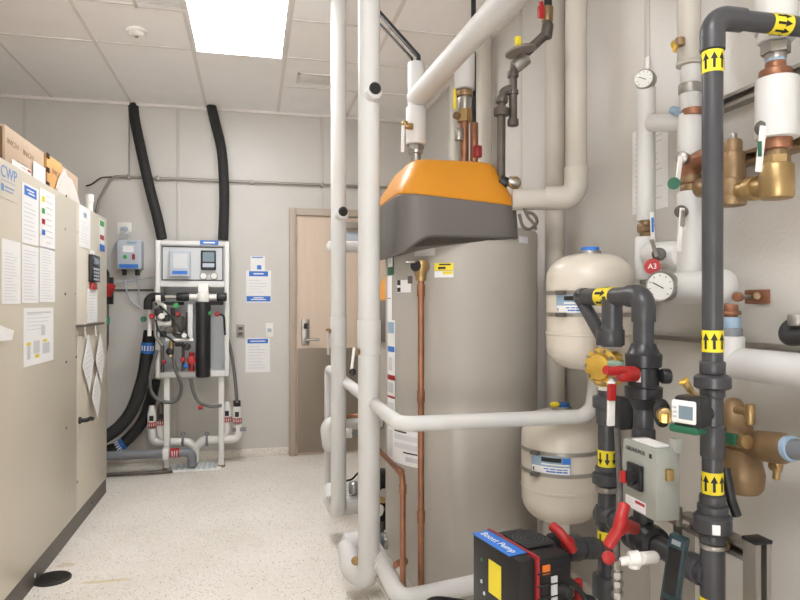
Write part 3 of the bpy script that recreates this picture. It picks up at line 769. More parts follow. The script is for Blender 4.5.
# white condensate drain with four cups
t = thing('drain_manifold', 'white plastic drain pipe with four red-collared cups under the rack', 'drain pipe', (rp(195, 470).x, YR + .16, 0))
def dp(px, py, d=-.16): q = WY(px, py, YR + .16); return V(q.x, YR + .16, q.z)
MB().tube([dp(152, 428), dp(152, 442), dp(188, 442), dp(195.5, 447), dp(195.5, 462)], .034, .05).build('left_pipe', M_pvcw, t)
MB().tube([dp(238, 424), dp(238, 439), dp(203, 440), dp(195.5, 447), dp(195.5, 462)], .034, .05).build('right_pipe', M_pvcw, t)
MB().tube([dp(160, 424), dp(161, 436), dp(170, 442)], .03, .05).build('branch_pipe', M_pvcw, t)
MB().tube([dp(227, 421), dp(227, 432), dp(219, 438)], .03, .05).build('branch_pipe', M_pvcw, t)
for px, py, m in ((152, 420, M_pvcw), (161, 418, M_redd), (227, 415, M_pvcw), (237, 416, M_pvcw)):
    q = dp(px, py)
    cup = MB().lathe(q + V(0, 0, -.05), (0, 0, 1), [(0, .036), (.10, .036), (.12, .03), (.17, .022)]).build('drain_cup', M_pvcw if m is M_pvcw else M_steelb, t)
    cm = MB().lathe(q + V(0, 0, -.055), (0, 0, 1), [(0, .039), (.04, .039)]); cm.mi = 1
    for k in (-2, -1, 0, 1, 2): cm.cyl(q + V(math.sin(k*.42)*.0385, -math.cos(k*.42)*.0385, -.048), q + V(math.sin(k*.42)*.0385, -math.cos(k*.42)*.0385, -.022), .0035, n=6)
    cm.build('collar', [M_red, M_paper], cup, 'red collar with white marks')
    MB().bx(q.x - .016, q.x + .016, q.y - .0375, q.y - .03, q.z - .002, q.z + .04).build('slot', M_blk, cup)
q = dp(237, 404); MB().rcyl(q + V(0, 0, -.02), q + V(0, 0, .03), .03).build('hose_end', M_black, t)
q = dp(239, 429); MB().bx(q.x - .06, q.x + .06, q.y - .03, q.y - .01, q.z - .015, q.z + .015, .004).build('bracket', M_gpvc, t)
for px in (183, 207): q = dp(px, 441); MB().torus(q, (1, 0, 0), .036, .01).torus(q + V(0, 0, .06), (0, 1, 0), .012, .006).build('pipe_clamp', M_gpvc, t)
# grey pipe
t = thing('waste_pipe', 'grey plastic waste pipe running along the floor into the floor sink', 'pipe', (-1.0, 5.55, 0))
g0, g1 = WY(86, 454, 5.50), WY(192, 452, 5.50)
zz = g1.z
MB().tube([(g0.x, 5.50, zz), (g1.x, 5.50, zz), (g1.x, 5.50, .035)], .036, .05).build('pipe', M_gpvc, t)
mb = MB(); q = WY(175, 452, 5.5); mb.cyl((q.x - .035, 5.5, zz), (q.x + .035, 5.5, zz), .038); mb.mi = 1
for k in (-1, 0, 1): mb.box((q.x + .018*k, 5.5 - .038, zz), (.006, .004, .045))
mb.build('tape_band', [M_red, M_paper], t)
MB().bx(WY(166, 452, 5.5).x - .025, WY(166, 452, 5.5).x + .025, 5.5 - .042, 5.5 + .042, zz - .045, zz + .045, .01).build('clamp', M_pvcw, t)
q = WZ(195, 468, 0)
t = thing('floor_sink', 'pale square floor sink plate with blue-grey grate under the grey pipe', 'drain', (q.x, q.y, 0))
MB().bx(q.x - .21, q.x + .21, q.y - .13, q.y + .13, 0.0, .012, .004).build('rim', M_pvcw, t)
mb = MB(); 
for k in range(8): mb.bx(q.x - .15 + k*.042, q.x - .12 + k*.042, q.y - .09, q.y + .09, .012, .02)
mb.build('grate', mat('sink_grate', (196, 204, 210), .5), t)
q0, q1 = WY(86, 473, 5.45), WY(173, 466, 5.45)
solo(MB().tube([(q0.x, 5.42, .02), (q1.x, 5.42, .02)], .014), 'floor_pipe', M_steelb, 'thin dark pipe lying on the floor left of the floor sink', 'pipe')

# ------------------------------------------------------------------ water heaters
def cyl_hit(px, py, c, r):
    a = (px - 400) / F; d = Vector((a * CC + SS, CC - a * SS)); dz = (HY - py) / F
    A = d.dot(d); B = -2 * d.dot(Vector(c)); C = Vector(c).dot(Vector(c)) - r * r
    disc = B * B - 4 * A * C
    tt = (-B - math.sqrt(max(disc, 0))) / (2 * A)
    p = d * tt - Vector(c)
    return math.atan2(p.y, p.x), CH + dz * tt
def wrap_patch(mb, c, r, t0, t1, z0, z1, n=8):
    while t1 - t0 > math.pi: t1 -= 2 * math.pi
    while t1 - t0 < -math.pi: t1 += 2 * math.pi
    vs, fs = [], []
    for k in range(n + 1):
        t = t0 + (t1 - t0) * k / n
        vs += [(c[0] + r*math.cos(t), c[1] + r*math.sin(t), z0), (c[0] + r*math.cos(t), c[1] + r*math.sin(t), z1)]
    for k in range(n): fs.append((2*k, 2*k + 2, 2*k + 3, 2*k + 1))
    return mb.add(vs, fs)
def sstep(x): x = max(0, min(1, x)); return x*x*(3 - 2*x)
def water_heater(c, r, hb, cc, cr, label, cap_dz=0.0):
    t = thing('water_heater', label, 'water heater', (c[0], c[1], 0), 'storage water heaters')
    MB().lathe((c[0], c[1], 0), (0, 0, 1), [(.02, r - .02), (.025, r - .006), (.06, r - .004), (.062, r), (hb - .02, r), (hb - .006, r - .004), (hb, r - .02)], 72).build('tank_body', M_heater, t)
    # cowl
    N = 72
    def ring(sc_, z, low=0, e=7):
        out = []
        for k in range(N):
            th = 2*math.pi*k/N; co, si = math.cos(th), math.sin(th)
            ca, cb = cr * .865 * sc_, cr * 1.045 * sc_
            rr = 1 / ((abs(co) / ca)**e + (abs(si) / cb)**e)**(1/e)
            zz = z
            if low == 1:
                dev = abs(((math.degrees(th) + 360) % 360) - 180)
                zz = z - .075 * (1 - sstep((dev - 46) / 22))
            if low == 2: zz = z - .022 * (rr*co) / ca
            out.append((cc[0] + rr*co, cc[1] + rr*si, zz))
        return out
    def loft(rings, cap0, cap1):
        vs, fs = [], []
        for q in rings: vs += q
        for i in range(len(rings) - 1):
            for k in range(N): fs.append((i*N + k, i*N + (k+1) % N, (i+1)*N + (k+1) % N, (i+1)*N + k))
        if cap0: fs.append(tuple(range(N))[::-1])
        if cap1: fs.append(tuple(range((len(rings)-1)*N, len(rings)*N)))
        return MB().add(vs, fs)
    z = cap_dz
    loft([ring(.985, 1.632 + z, 1), ring(1.005, 1.640 + z, 1), ring(1.0, 1.70 + z), ring(.985, 1.79 + z, 2), ring(.97, 1.795 + z, 2)], True, True).build('cowl_skirt', M_hgray, t, 'grey lower band of the cowl')
    loft([ring(.97, 1.795 + z, 2), ring(.98, 1.80 + z, 2), ring(.965, 1.82 + z, 2), ring(.72, 1.965 + z), ring(.685, 1.980 + z), ring(.64, 1.986 + z), ring(.4, 1.989 + z)], True, True).build('cowl_top', M_hyel, t, 'yellow top cover')
    return t
HC, HR = (.997, 3.04), .368
h1 = water_heater(HC, HR, 1.69, (.885, 3.0), .33, 'nearer tall beige water heater with yellow and grey cowl, copper relief pipe in front')
h2 = water_heater((1.10, 4.20), .33, 1.22, (1.06, 4.17), .31, 'second beige water heater mostly hidden behind the nearer one and white pipes', -.45)
# stickers on the nearer heater
def sticker(px0, py0, px1, py1, name, m, lab=None, extra=()):
    c, r = HC, HR + .0015
    t0, za = cyl_hit(px0, py0, c, r); t1, zb = cyl_hit(px1, py0, c, r)
    zm = (za + zb) / 2; _, z0 = cyl_hit((px0 + px1)/2, py1, c, r); _, z1 = cyl_hit((px0+px1)/2, py0, c, r)
    while t1 < t0: t1 += 2*math.pi
    o = wrap_patch(MB(), c, r, t0, t1, z0, z1).build(name, m, h1, lab)
    for (fx0, fy0, fx1, fy1, mm, nm) in extra:
        wrap_patch(MB(), c, r + .001, t0 + (t1-t0)*fx0, t0 + (t1-t0)*fx1, z1 - (z1-z0)*fy1, z1 - (z1-z0)*fy0, 4).build(nm, mm, o)
L3 = lambda n, x0=.1, x1=.9, y0=.15, y1=.9: tuple((x0, y0 + (y1-y0)*k/n, x1 - .12*(k % 3), y0 + (y1-y0)*k/n + (y1-y0)/n*.35, M_paperg, 'text_line') for k in range(n))
sticker(414.5, 243.5, 435, 256, 'rating_sticker', mat('silver_sticker', (206, 203, 198), .4), 'pale silver sticker', L3(4))
sticker(434.5, 263, 453.5, 270.5, 'warning_sticker', M_yel, 'yellow sticker', ((.25, .1, .85, .3, M_blk, 'text_line'), (.2, .5, .6, .8, M_blk, 'text_line')))
sticker(434.5, 271, 453.5, 277.5, 'white_sticker', M_paper, None, ((.45, .05, .95, .5, M_yel, 'yellow_field'),))
sticker(397, 280, 411, 292.5, 'white_sticker', M_paper, None, ((.03, .0, .3, .4, M_black, 'dark_square'), (.03, .6, .3, .95, M_black, 'dark_square'), (.8, -.3, 1.1, .3, M_kick, 'dark_square')))
sticker(387.5, 254, 394, 275, 'energy_sticker', M_green, 'green sticker with white field', ((.12, .05, .85, .62, M_paper, 'white_field'), (.3, .2, .6, .45, M_paperg, 'emblem')))
sticker(387.5, 276, 392, 320, 'side_label', M_paper, 'white side label', ((.1, .5, .8, .52, M_red, 'red_line'),))
sticker(387.5, 320, 395, 430, 'side_label', M_paper, 'long white side label with red and blue heads', ((.1, .02, .9, .12, M_lblue, 'blue_head'), (.1, .24, .95, .29, M_blue, 'blue_head'), (.2, .34, .7, .46, M_paperg, 'drawing'), (.05, .50, 1, .545, M_red, 'red_head'), (.05, .69, 1, .71, M_red, 'red_line'), (.1, .57, .8, .66, M_paperg, 'text_block'), (.1, .75, .9, .97, M_paperl, 'text_block')))
sticker(387.5, 430, 420, 465, 'instruction_label', M_paper, 'wide white instruction label', ((.35, .05, .7, .09, M_blk, 'text_line'), (.35, .15, .95, .3, M_paperl, 'text_block'), (.62, .62, .95, .66, M_blk, 'text_line'), (.68, .75, .95, .88, M_paperg, 'emblem'), (.05, .1, .28, .9, M_paperl, 'text_block'), (.35, .4, .95, .55, M_paperl, 'text_block')))
sticker(519, 236.5, 528, 243, 'white_sticker', M_paperl)
# relief valve with copper discharge pipe
t = thing('relief_valve', 'brass relief valve on the heater front with long copper drop pipe', 'valve', W(421, 600, 2.68) * 1)
q = W(421, 270, 2.70); th, zz = cyl_hit(418, 270, HC, HR); hit = V(HC[0] + HR*math.cos(th), HC[1] + HR*math.sin(th), q.z)
MB().rcyl(hit, q, .018).lathe(q + V(0, 0, -.045), (0, 0, 1), [(0, .022), (.03, .024), (.05, .036), (.07, .036), (.085, .028)]).build('valve_body', M_brass, t)
MB().rcyl(q + V(-.015, -.01, .02), q + V(-.035, -.03, .012), .022).build('black_cap', M_black, t)
MB().box(q + V(-.05, -.03, .03), (.05, .015, .008), .002).build('lift_lever', M_steel, t)
MB().tube([q + V(0, 0, -.04), V(q.x, q.y, .06)], .0135).build('drop_pipe', M_copper, t)
for z_ in (q.z - .06, q.z - .5, q.z - 1.0): MB().rcyl(V(q.x, q.y, z_), V(q.x, q.y, z_ - .05), .017, .002).build('coupling', M_copper, t)
a, b_ = W(378, 453, 3.30), W(404, 478, 2.60)
c = V(.60, 2.585, b_.z)
t = thing('copper_pipe', 'thin copper pipe running beside the heater, bending down to the floor', 'pipe', (c.x, c.y, .02))
MB().tube([V(.602, 3.62, c.z - .03), c, V(c.x, c.y, .10)], .0125, .035).build('pipe', M_copper, t)
MB().rcyl(V(c.x, c.y, c.z - .04), V(c.x, c.y, c.z - .08), .016, .002).build('coupling', M_copper, t)
MB().rcyl(V(.602, c.y + .04, c.z), V(.602, c.y + .08, c.z - .001), .016, .002).build('coupling', M_copper, t)

# ---- white insulated pipes
def pipe(pts, r, label, fil=.07, m=None, seams=(), name='insulated_pipe', n=22, dome=False):
    pts = [Vector(p) for p in pts]
    t = thing(name, label, 'pipe', min(pts, key=lambda p: p.z))
    MB().tube(pts, r, fil, n, 8, dome).build('jacket', m or M_white, t)
    for a, b_ in seams: MB().rcyl(a, b_, r + .004, .004, n).build('collar', m or M_white, t)
    return t
# riser in front of the nearer heater
P2 = W(369, 300, 2.85); x2, y2 = P2.x, P2.y; R2 = .048
t = pipe([(x2, y2, ZC), (x2, y2, .128), W(351, 569, 2.97), W(347, 545, 3.06)], R2, 'thick white insulated riser standing before the nearer heater', .06, seams=[(V(x2, y2, HX(369, 320, x2)), V(x2, y2, HX(369, 355, x2)))])
def stub(px, py, z, x, y, par):
    q = W(px, py, z)
    MB().rcyl(V(x, y, q.z - .02), q + V(0, .0, -.01), .034).build('stub', M_white, par)
    d = (q - V(x, y, q.z)).normalized()
    MB().lathe(q - d*.01, d, [(0, .026), (.016, .026), (.024, .018)]).build('plug', M_black, par, 'round black plug')
stub(375, 88.5, 2.775, x2, y2, t)
def lever(p, d, L, w, m, par, th=.006, name='lever', lab=None):
    d = Vector(d).normalized(); R = Matrix.Identity(3)
    f = Vector((0, -1, 0)) if abs(d.y) < .9 else Vector((1, 0, 0))
    u = d.cross(f).normalized(); f = u.cross(d)
    for i in range(3): R[i][0], R[i][1], R[i][2] = u[i], f[i], d[i]
    return MB().box(Vector(p) + d*L/2, (w, th, L), min(w, th)*.35, R).build(name, m, par, lab)
t = thing('ball_valve', 'small valve with white lever on the thick riser before the heater', 'valve', W(352, 372, 2.8))
q = W(355, 352, 2.80); MB().rcyl(V(x2 - .04, y2, q.z), q, .016).build('valve_body', M_brass2, t); lever(q + V(-.005, -.01, .02), (-.12, 0, -1), .10, .012, M_pvcw, t)
MB().ball(q + V(-.012, -.01, -.085), .016).build('black_knob', M_black, t)
P1 = W(338.5, 300, 3.60); x1, y1 = P1.x, P1.y; R1 = .0425
t = pipe([(x1, y1, ZC), (x1, y1, .172), W(331, 500, 3.72), W(331, 488, 3.80)], R1, 'white insulated riser farther back, left of the thick riser', .05, seams=[(V(x1, y1, HX(338.5, 317, x1)), V(x1, y1, HX(338.5, 345, x1)))])
stub(343, 211.5, 3.53, x1, y1, t)
MB().rcyl(W(329, 498, 3.66), W(328.5, 498, 3.62), .012).build('bolt', M_steel, t)
t = thing('ball_valve', 'tiny valve with hanging white lever on the farther riser', 'valve', W(326, 352, 3.55))
q = W(327, 331, 3.57); MB().rcyl(V(x1 - .04, y1, q.z), q, .014).build('valve_body', M_brass2, t); lever(q + V(0, -.01, 0), (.05, 0, -1), .13, .014, M_whitew, t)
# lower inlet of the nearer heater
q0, q1 = W(346, 541, 3.06), W(386, 541, 3.12)
t = thing('inlet_union', 'grey and blue pipe union entering the nearer heater near the floor', 'fitting', (q1.x, q1.y, q1.z - .03))
MB().cyl(q0.lerp(q1, .45), V(.68, q1.y + .02, q1.z), .032).build('nipple', M_gpvc, t)
MB().rcyl(q0.lerp(q1, .66), q0.lerp(q1, .82), .037).build('blue_ring', M_lblue, t)
MB().rcyl(q0.lerp(q1, .9), q0.lerp(q1, 1.1), .04).build('hex_nut', M_steel, t)
pipe([W(345, 544, 3.06), q0.lerp(q1, .5)], .05, 'short white elbow cover by the floor left of the thick riser', dome=True)
b0 = W(356, 560, 2.9)
MB_ = MB().lathe(b0, (-.3, -1, 0), [(0, .018), (.012, .02), (.02, .012)])
solo(MB_, 'brass_plug', M_brass, 'small brass plug on the white elbow near the floor', 'plug')
z0 = .20
a, b_, c_ = W(374, 549, 2.93), W(401, 591, 2.58), W(482, 578, 2.68)
pipe([a, V(b_.x, b_.y, z0 - .03), V(c_.x + .04, c_.y, z0)], .038, 'low white insulated pipe turning toward the black booster pump', .05, seams=[(a.lerp(V(b_.x, b_.y, z0 - .03), .33), a.lerp(V(b_.x, b_.y, z0 - .03), .40))])
solo(MB().tube([W(376, 575, 2.85), W(391, 600, 2.62)], .012), 'floor_tube', M_whitew, 'thin pale tube on the floor by the thick riser foot', 'pipe')
t = thing('drain_cock', 'small pale lever and copper stub low beside the heater', 'valve', W(403, 576, 2.66))
q = W(396, 566, 2.72); MB().rcyl(q, q + V(.05, .05, 0), .018).build('stub', M_copper, t); lever(q + V(0, -.02, .0), (.5, -.4, -.75), .10, .02, M_whitew, t)
# black drain gear between the heaters
t = thing('gas_control', 'dark control assembly with white connectors low between the two heaters', 'control valve', W(381, 525, 3.45))
q = W(383, 505, 3.35); MB().box(q + V(0, .04, .02), (.06, .10, .30), .01).build('body', M_black, t)
for px, py, m in ((380, 509, M_paper), (383, 499, M_brass), (379, 512, M_paper), (384, 493, M_steel)): MB().rcyl(W(px, py, 3.30), W(px, py, 3.26), .022).build('connector', m, t)
MB().rcyl(W(376, 528, 3.35), W(384, 528, 3.35), .04).build('base', M_steelb, t)
# mid height run: riser by far heater, along, across the nearer heater, to the upper tank
Y3 = 2.30
e2, e3 = WY(400, 425, Y3), WY(590.5, 412.5, Y3)
zz = (e2.z + e3.z) / 2 - .006
k0 = WX(329, 376, e2.x + .01)
t = pipe([V(k0.x - .03, 4.38, .10), V(k0.x - .03, 4.38, zz + .0), V(e2.x, Y3, zz), V(e3.x, Y3, zz), V(e3.x, Y3 - .06, 1.105)], .0285, 'white insulated pipe crossing in front of the nearer heater to the tank', .055)
pipe([V(.80, 4.05, .60), V(.455, 4.05, .60), V(.47, 4.04, .47), V(k0.x - .03, 4.36, .40)], .045, 'white insulated elbow at door side behind the farther riser', .04, dome=True)
t = thing('copper_stub', 'short copper pipe behind the farther white riser', 'pipe', (.56, 3.86, .63)); MB().cyl(W(344, 416.5, 3.9), W(360, 415.5, 3.9), .014).build('pipe', M_copper, t)
t = thing('plastic_tee', 'small white plastic tee and grey tip behind the risers', 'fitting', W(350, 436, 3.95)); MB().rcyl(W(343, 433, 3.93), W(352, 433, 3.93), .03).build('tee', M_pvcw, t); MB().cyl(W(352, 433, 3.93), W(360, 434, 3.93), .012).build('tip', M_gpvc, t)
pipe([W(329, 246.5, 3.64), W(366, 247, 3.70)], .032, 'short white pipe stub crossing behind the farther riser', dome=True)
t = thing('heater_inlet', 'grey threaded fitting with black wire by the farther riser foot', 'fitting', W(352, 494, 3.7))
MB().rcyl(W(349, 488, 3.7), W(364, 487, 3.72), .034).build('fitting', M_gpvc, t); MB().rcyl(W(352, 488, 3.7), W(356, 488, 3.7), .04).build('hex_nut', M_steel, t)
MB().spline([W(346, 481, 3.68), W(352, 479, 3.66), W(357, 474, 3.66), W(364, 468, 3.7)], .006, 8).build('wire', M_black, t)
pipe([W(338, 506, 3.66), W(366, 503, 3.74)], .055, 'fat white pipe jacket at the foot of the farther riser')

# ---- pipework above the nearer heater
Q = W(416, 95, 3.25); qx, qy = Q.x, Q.y
t = thing('vent_riser', 'white insulated tee standing on the heater cowl with metal base', 'pipe', (qx, qy, 1.97))
MB().rcyl((qx, qy, HX(416, 131, qx)), (qx, qy, HX(416, 63, qx)), .0425).build('jacket', M_white, t)
MB().rcyl((qx, qy, HX(416, 145, qx)), (qx, qy, HX(416, 108, qx)), .051).build('collar', M_white, t)
MB().rcyl((qx, qy, HX(416, 154, qx)), (qx, qy, HX(416, 145, qx)), .035).build('union', M_steel, t)
MB().hexn((qx, qy, HX(416, 150, qx)), (qx, qy, HX(416, 146, qx)), .042).build('hex_nut', M_steel, t)
MB().cyl((qx, qy, 1.955), (qx, qy, HX(416, 153, qx)), .026).build('nipple', M_steel, t)
t = thing('ball_valve', 'small brass valve with white lever beside the white heater tee', 'valve', W(403, 150, 3.17))
q = W(405, 126, 3.17); MB().rcyl(q + V(.04, .0, -.0), q, .016).ball(q + V(.0, 0, .01), .018).build('valve_body', M_brass, t); lever(q + V(-.012, -.01, 0), (-.02, 0, -1), .13, .016, M_pvcw, t)
dg = W(506, 0, 2.2)
D0 = V(qx, qy, HX(416, 98, qx)); dd = (V(dg.x, dg.y, D0.z) - D0).normalized()
pipe([D0, D0 + dd*1.95], .048, 'big white insulated pipe slanting across the upper middle to the ceiling side')
for i, (dx, r_) in enumerate(((.02, .012), (-.035, .0065))):
    e = W(378 - i*3, 11 + i*8, 3.45)
    solo(MB().tube([V(qx + dx*.6, qy, 2.50 + .01*i), V(qx + dx*.6, qy, 2.585 - .015*i), e, V(e.x, e.y, ZC - .002)], r_, .01), 'vent_tube', M_black, ('thicker black tube' if i == 0 else 'thinner black tube') + ' slanting up to the ceiling from the white heater tee', 'tube')
# hot outlet with sight glass
O = W(464.5, 100, 3.2); ox, oy = O.x, O.y
t = thing('outlet_riser', 'white jacketed outlet over a brass union and copper pipe on the cowl', 'pipe', (ox, oy, 1.98))
hz = lambda py: CH + (HY - py) / F * 3.2
MB().rcyl((ox, oy, hz(90)), (ox, oy, hz(40)), .05).build('jacket', M_white, t)
MB().rcyl((ox, oy, hz(97)), (ox, oy, hz(91)), .04).build('flange', M_brass2, t)
MB().rcyl((ox, oy, hz(112)), (ox, oy, hz(97)), .032).build('sight_glass', M_steel, t)
MB().hexn((ox, oy, hz(122)), (ox, oy, hz(110)), .038).build('brass_union', M_brass, t)
MB().cyl((ox, oy, 1.985), (ox, oy, hz(120)), .021).build('copper_pipe', M_copper, t)
MB().rcyl((ox + .04, oy - .03, 1.985), (ox + .04, oy - .03, hz(124)), .02).build('copper_pipe', M_copper, t)
MB().rcyl((ox + .05, oy - .05, hz(159)), (ox + .05, oy - .05, hz(148)), .022).build('red_handle', M_redd, t)
MB().rcyl((ox - .035, oy - .02, hz(142)), (ox - .035, oy - .02, hz(130)), .022).build('relief_cap', M_steel, t)
lever((ox - .06, oy - .03, hz(112)), (0, 0, 1), .10, .015, M_yel, t, .012, 'yellow_handle')
MB().rcyl((ox - .055, oy - .02, hz(117)), (ox - .02, oy, hz(117)), .018).build('valve_body', M_brass2, t)
# vertical pipes along the right wall
def riser(px, wpx, X, zb, zt, label, m=None, name='insulated_pipe', seams=()):
    q = WX(px, 300, X); z = q.x * SS + q.y * CC; r = wpx / 2 * z / F
    return pipe([(q.x, q.y, zt), (q.x, q.y, zb)], r, label, m=m, name=name)
riser(454.5, 11, 1.42, 0, ZC, 'thin white riser on the right wall left of the black pipe', M_whitew)
riser(484.5, 15, 1.43, 0, ZC, 'cream white riser on the right wall directly behind the black pipe', M_whitew)
riser(473.5, 5, 1.13, 1.985, ZC, 'straight thin black pipe dropping from the ceiling to the heater cowl', M_black, 'steel_pipe')
riser(555, 20, 1.43, 0, ZC, 'cream white riser behind, left of the elbowed one, reaching below the tanks', M_whitew)
q = WX(576, 198, 1.37); hq = q.z
tq = WY(512, 199, q.y + .08)
en = pipe([(q.x, q.y, ZC), (q.x, q.y, hq), V(tq.x, q.y + .08, hq - .005)], .046, 'cream white riser on right wall that elbows left to the heater cowl', .06, M_whitew).name
MB().tube([(q.x, q.y, hq + .13), (q.x, q.y, hq), (q.x - .13, q.y + .04, hq)], .051, .07, 24, 8).build('elbow', M_whitew, bpy.data.objects[en])
MB().rcyl((q.x, q.y, hq + .115), (q.x, q.y, hq + .135), .053).build('elbow_seam', M_whitew, bpy.data.objects[en])
# wires by the heater
for i, pts in enumerate(([(519, 214), (523, 226), (530, 229), (537, 222), (533, 214), (525, 212)], [(524, 208), (528, 217), (534, 224), (536, 230)])):
    solo(MB().spline([W(a, b_, 2.82) for a, b_ in pts], .007, 8), 'wire', M_steelb, ('looped dark wire' if i == 0 else 'short dark wire') + ' hanging at the right of the heater cowl', 'wire')
q = WX(534, 300, 1.49)
t = thing('conduit', 'thin vertical grey conduit on the wall between heater and tanks', 'conduit', (1.485, q.y, .9))
MB().cyl((1.485, q.y, HX(534, 415, 1.485)), (1.485, q.y, HX(534, 236, 1.485)), .009, n=10).build('pipe', M_alu, t)
for py in (239, 290, 328): MB().box((1.48, q.y, HX(534, py, 1.485)), (.03, .035, .04), .003).build('clip', M_steelb, t)
# gas train
ZG = 2.93
t = thing('gas_train', 'dark steel gas pipe with round regulator and red valve above the heater', 'gas pipe', W(501, 180, ZG))
gp = lambda px, py, d=0: W(px, py, ZG + d)
MB().cyl(gp(548, -60), gp(548, 9), .018).build('supply_pipe', M_black, t)
MB().rcyl(gp(547.5, 7), gp(547, 22), .026).build('valve_body', M_brass2, t)
lever(gp(543, 13, -.03), (-.3, -.2, .9), .05, .02, M_red, t, .012, 'red_handle'); MB().box(gp(541, 12, -.03), (.03, .02, .055), .006).build('red_tab', M_red, t)
MB().tube([gp(547, 20), gp(547, 33), gp(527, 52)], .021, .05).build('elbow', M_steelb, t)
MB().rcyl(gp(548, 24), gp(546, 38), .026).build('elbow_band', M_steelb, t)
MB().cyl(gp(545, 36), gp(520, 57), .019).build('slant_pipe', M_steelb, t)
dn = (gp(518, 38) - gp(521, 52)).normalized()
MB().lathe(gp(521, 53, -.02), dn, [(-.006, .03), (0, .066), (.004, .071), (.012, .071), (.018, .058), (.024, .03)], 28).build('regulator', mat('cast_grey', (138, 130, 122), .5, metal=.3, noise=.08), t)
MB().rcyl(gp(518.5, 47, -.02), gp(517.7, 37, -.02), .0155).build('regulator_cap', M_yel, t, 'yellow cap')
MB().rcyl(gp(527, 58), gp(514, 68), .03).build('regulator_body', M_alu, t)
MB().tube([gp(518, 62), gp(513, 70), gp(513, 122)], .019, .03).build('dirt_leg', M_steelb, t)
for y0, y1 in ((71, 78), (90, 95), (119, 126)): MB().rcyl(gp(513, y0), gp(513, y1), .025).build('pipe_cap', M_steelb, t)
MB().tube([gp(513, 89), gp(503, 91), gp(501, 104)], .021, .035).build('branch_elbow', M_steelb, t)
MB().rcyl(gp(502, 97), gp(501.5, 103), .028).build('union_ring', M_steelb, t); MB().rcyl(gp(501.5, 108), gp(501.3, 116), .034).build('union_ring', M_steelb, t)
MB().tube([gp(501.5, 104), gp(501, 178), gp(506, 184)], .019, .03).build('drop_pipe', M_steelb, t)
MB().rcyl(gp(499, 180, -.02), gp(508, 184, -.02), .026).build('black_elbow', M_black, t)
MB().rcyl(gp(508, 181, -.03), gp(519, 184, -.03), .024).build('shutoff_valve', M_steel, t)
MB().torus(gp(515, 183, -.04), (0, 1, .2), .022, .007).build('valve_wheel', M_brass, t)

# ---- expansion tanks
def tank(px, z, py_t, py_b, label, lab_px):
    c = W(px, 300, z); x, y = c.x, c.y; r = .162
    zt = CH + (HY - py_t)/F*z; zb = CH + (HY - py_b)/F*z; H = zt - zb
    t = thing('expansion_tank', label, 'tank', (x, y, zb), 'cream expansion tanks')
    prof = [(0, .03)] + [(H*.23*(1 - math.cos(a)) , r*math.sin(a)**.6) for a in [math.pi/2*k/9 for k in range(1, 9)]] + [(H*.23, r - .001), (H*.30, r), (H*.305, r + .003), (H*.325, r + .003), (H*.33, r)]
    prof += [(H*.77, r)] + [(H - H*.23*(1 - math.cos(a)), r*math.sin(a)**.6) for a in [math.pi/2*k/9 for k in range(8, 0, -1)]] + [(H, .03)]
    MB().lathe((x, y, zb), (0, 0, 1), prof, 48).build('shell', M_tank, t)
    MB().rcyl((x, y, zt - .012), (x, y, zt + .012), .042).build('rim_ring', M_steel, t)
    MB().rcyl((x, y, zt), (x, y, zt + .026), .034).build('blue_cap', M_blue, t, 'blue valve cap')
    for f in (.645, .462):
        MB().lathe((x, y, zb + H*f), (0, 0, 1), [(0, r), (0, r + .003), (.015, r + .003), (.015, r)], 48).build('strap', M_steel, t)
        th = math.atan2(-y, -x) - .62
        MB().box((x + (r + .006)*math.cos(th), y + (r + .006)*math.sin(th), zb + H*f + .007), (.035, .035, .016), .003, Matrix.Rotation(th, 3, 'Z')).build('strap_buckle', M_kick, t)
    th0, _ = cyl_hit(lab_px[0], 300, (x, y), r + .002); th1, _ = cyl_hit(lab_px[1], 300, (x, y), r + .002)
    za, zb_ = zb + H*.49, zb + H*.642
    hgt = zb_ - za
    lb = wrap_patch(MB(), (x, y), r + .0035, th0, th1, za, zb_, 10).build('tank_label', M_lblue, t, 'blue and white printed label')
    for f0, f1, g0, g1, m, nm in ((.03, .97, .04, .42, M_paper, 'white_field'), (.30, .78, .70, .94, M_blk, 'dark_lettering'), (.80, .98, .62, .95, M_blue, 'blue_emblem'), (.3, .95, .52, .6, M_paper, 'white_line'), (.42, .92, .12, .2, M_blue, 'text_line'), (.36, .92, .27, .33, M_blue, 'text_line'), (.06, .1, .1, .3, M_blk, 'symbol')):
        wrap_patch(MB(), (x, y), r + .0045, th0 + (th1-th0)*f0, th0 + (th1-th0)*f1, za + hgt*g0, za + hgt*g1, 6).build(nm, m, lb)
    bx_ = MB().bx(x + r - .01, XW, y - .03, y + .03, zb + H*.44, zb + H*.67, .003).build('wall_bracket', M_alu, t)
    return t, x, y, zb
t, tx, ty, tz = tank(590, 2.45, 254, 369.5, 'upper cream expansion tank strapped to the right wall behind dark pipes', (556.5, 588))
t, tx, ty, tz = tank(561, 2.70, 409, 519.5, 'lower cream expansion tank standing low between heater and dark pipes', (531.5, 571))
MB().cyl((tx, ty, 0), (tx, ty, tz + .01), .036).build('stand_pipe', M_pvcw, t)
MB().rcyl((tx - .05, ty + .02, 0.0), (tx - .05, ty + .02, tz + .03), .03).build('drop_pipe', M_steel, t)
q = W(555, 404.5, 2.66); solo(MB().ball(q, .017, 14, (1.3, .8, .7)), 'valve_tag', M_yel, 'small yellow tag beside the blue cap of the lower tank', 'tag')

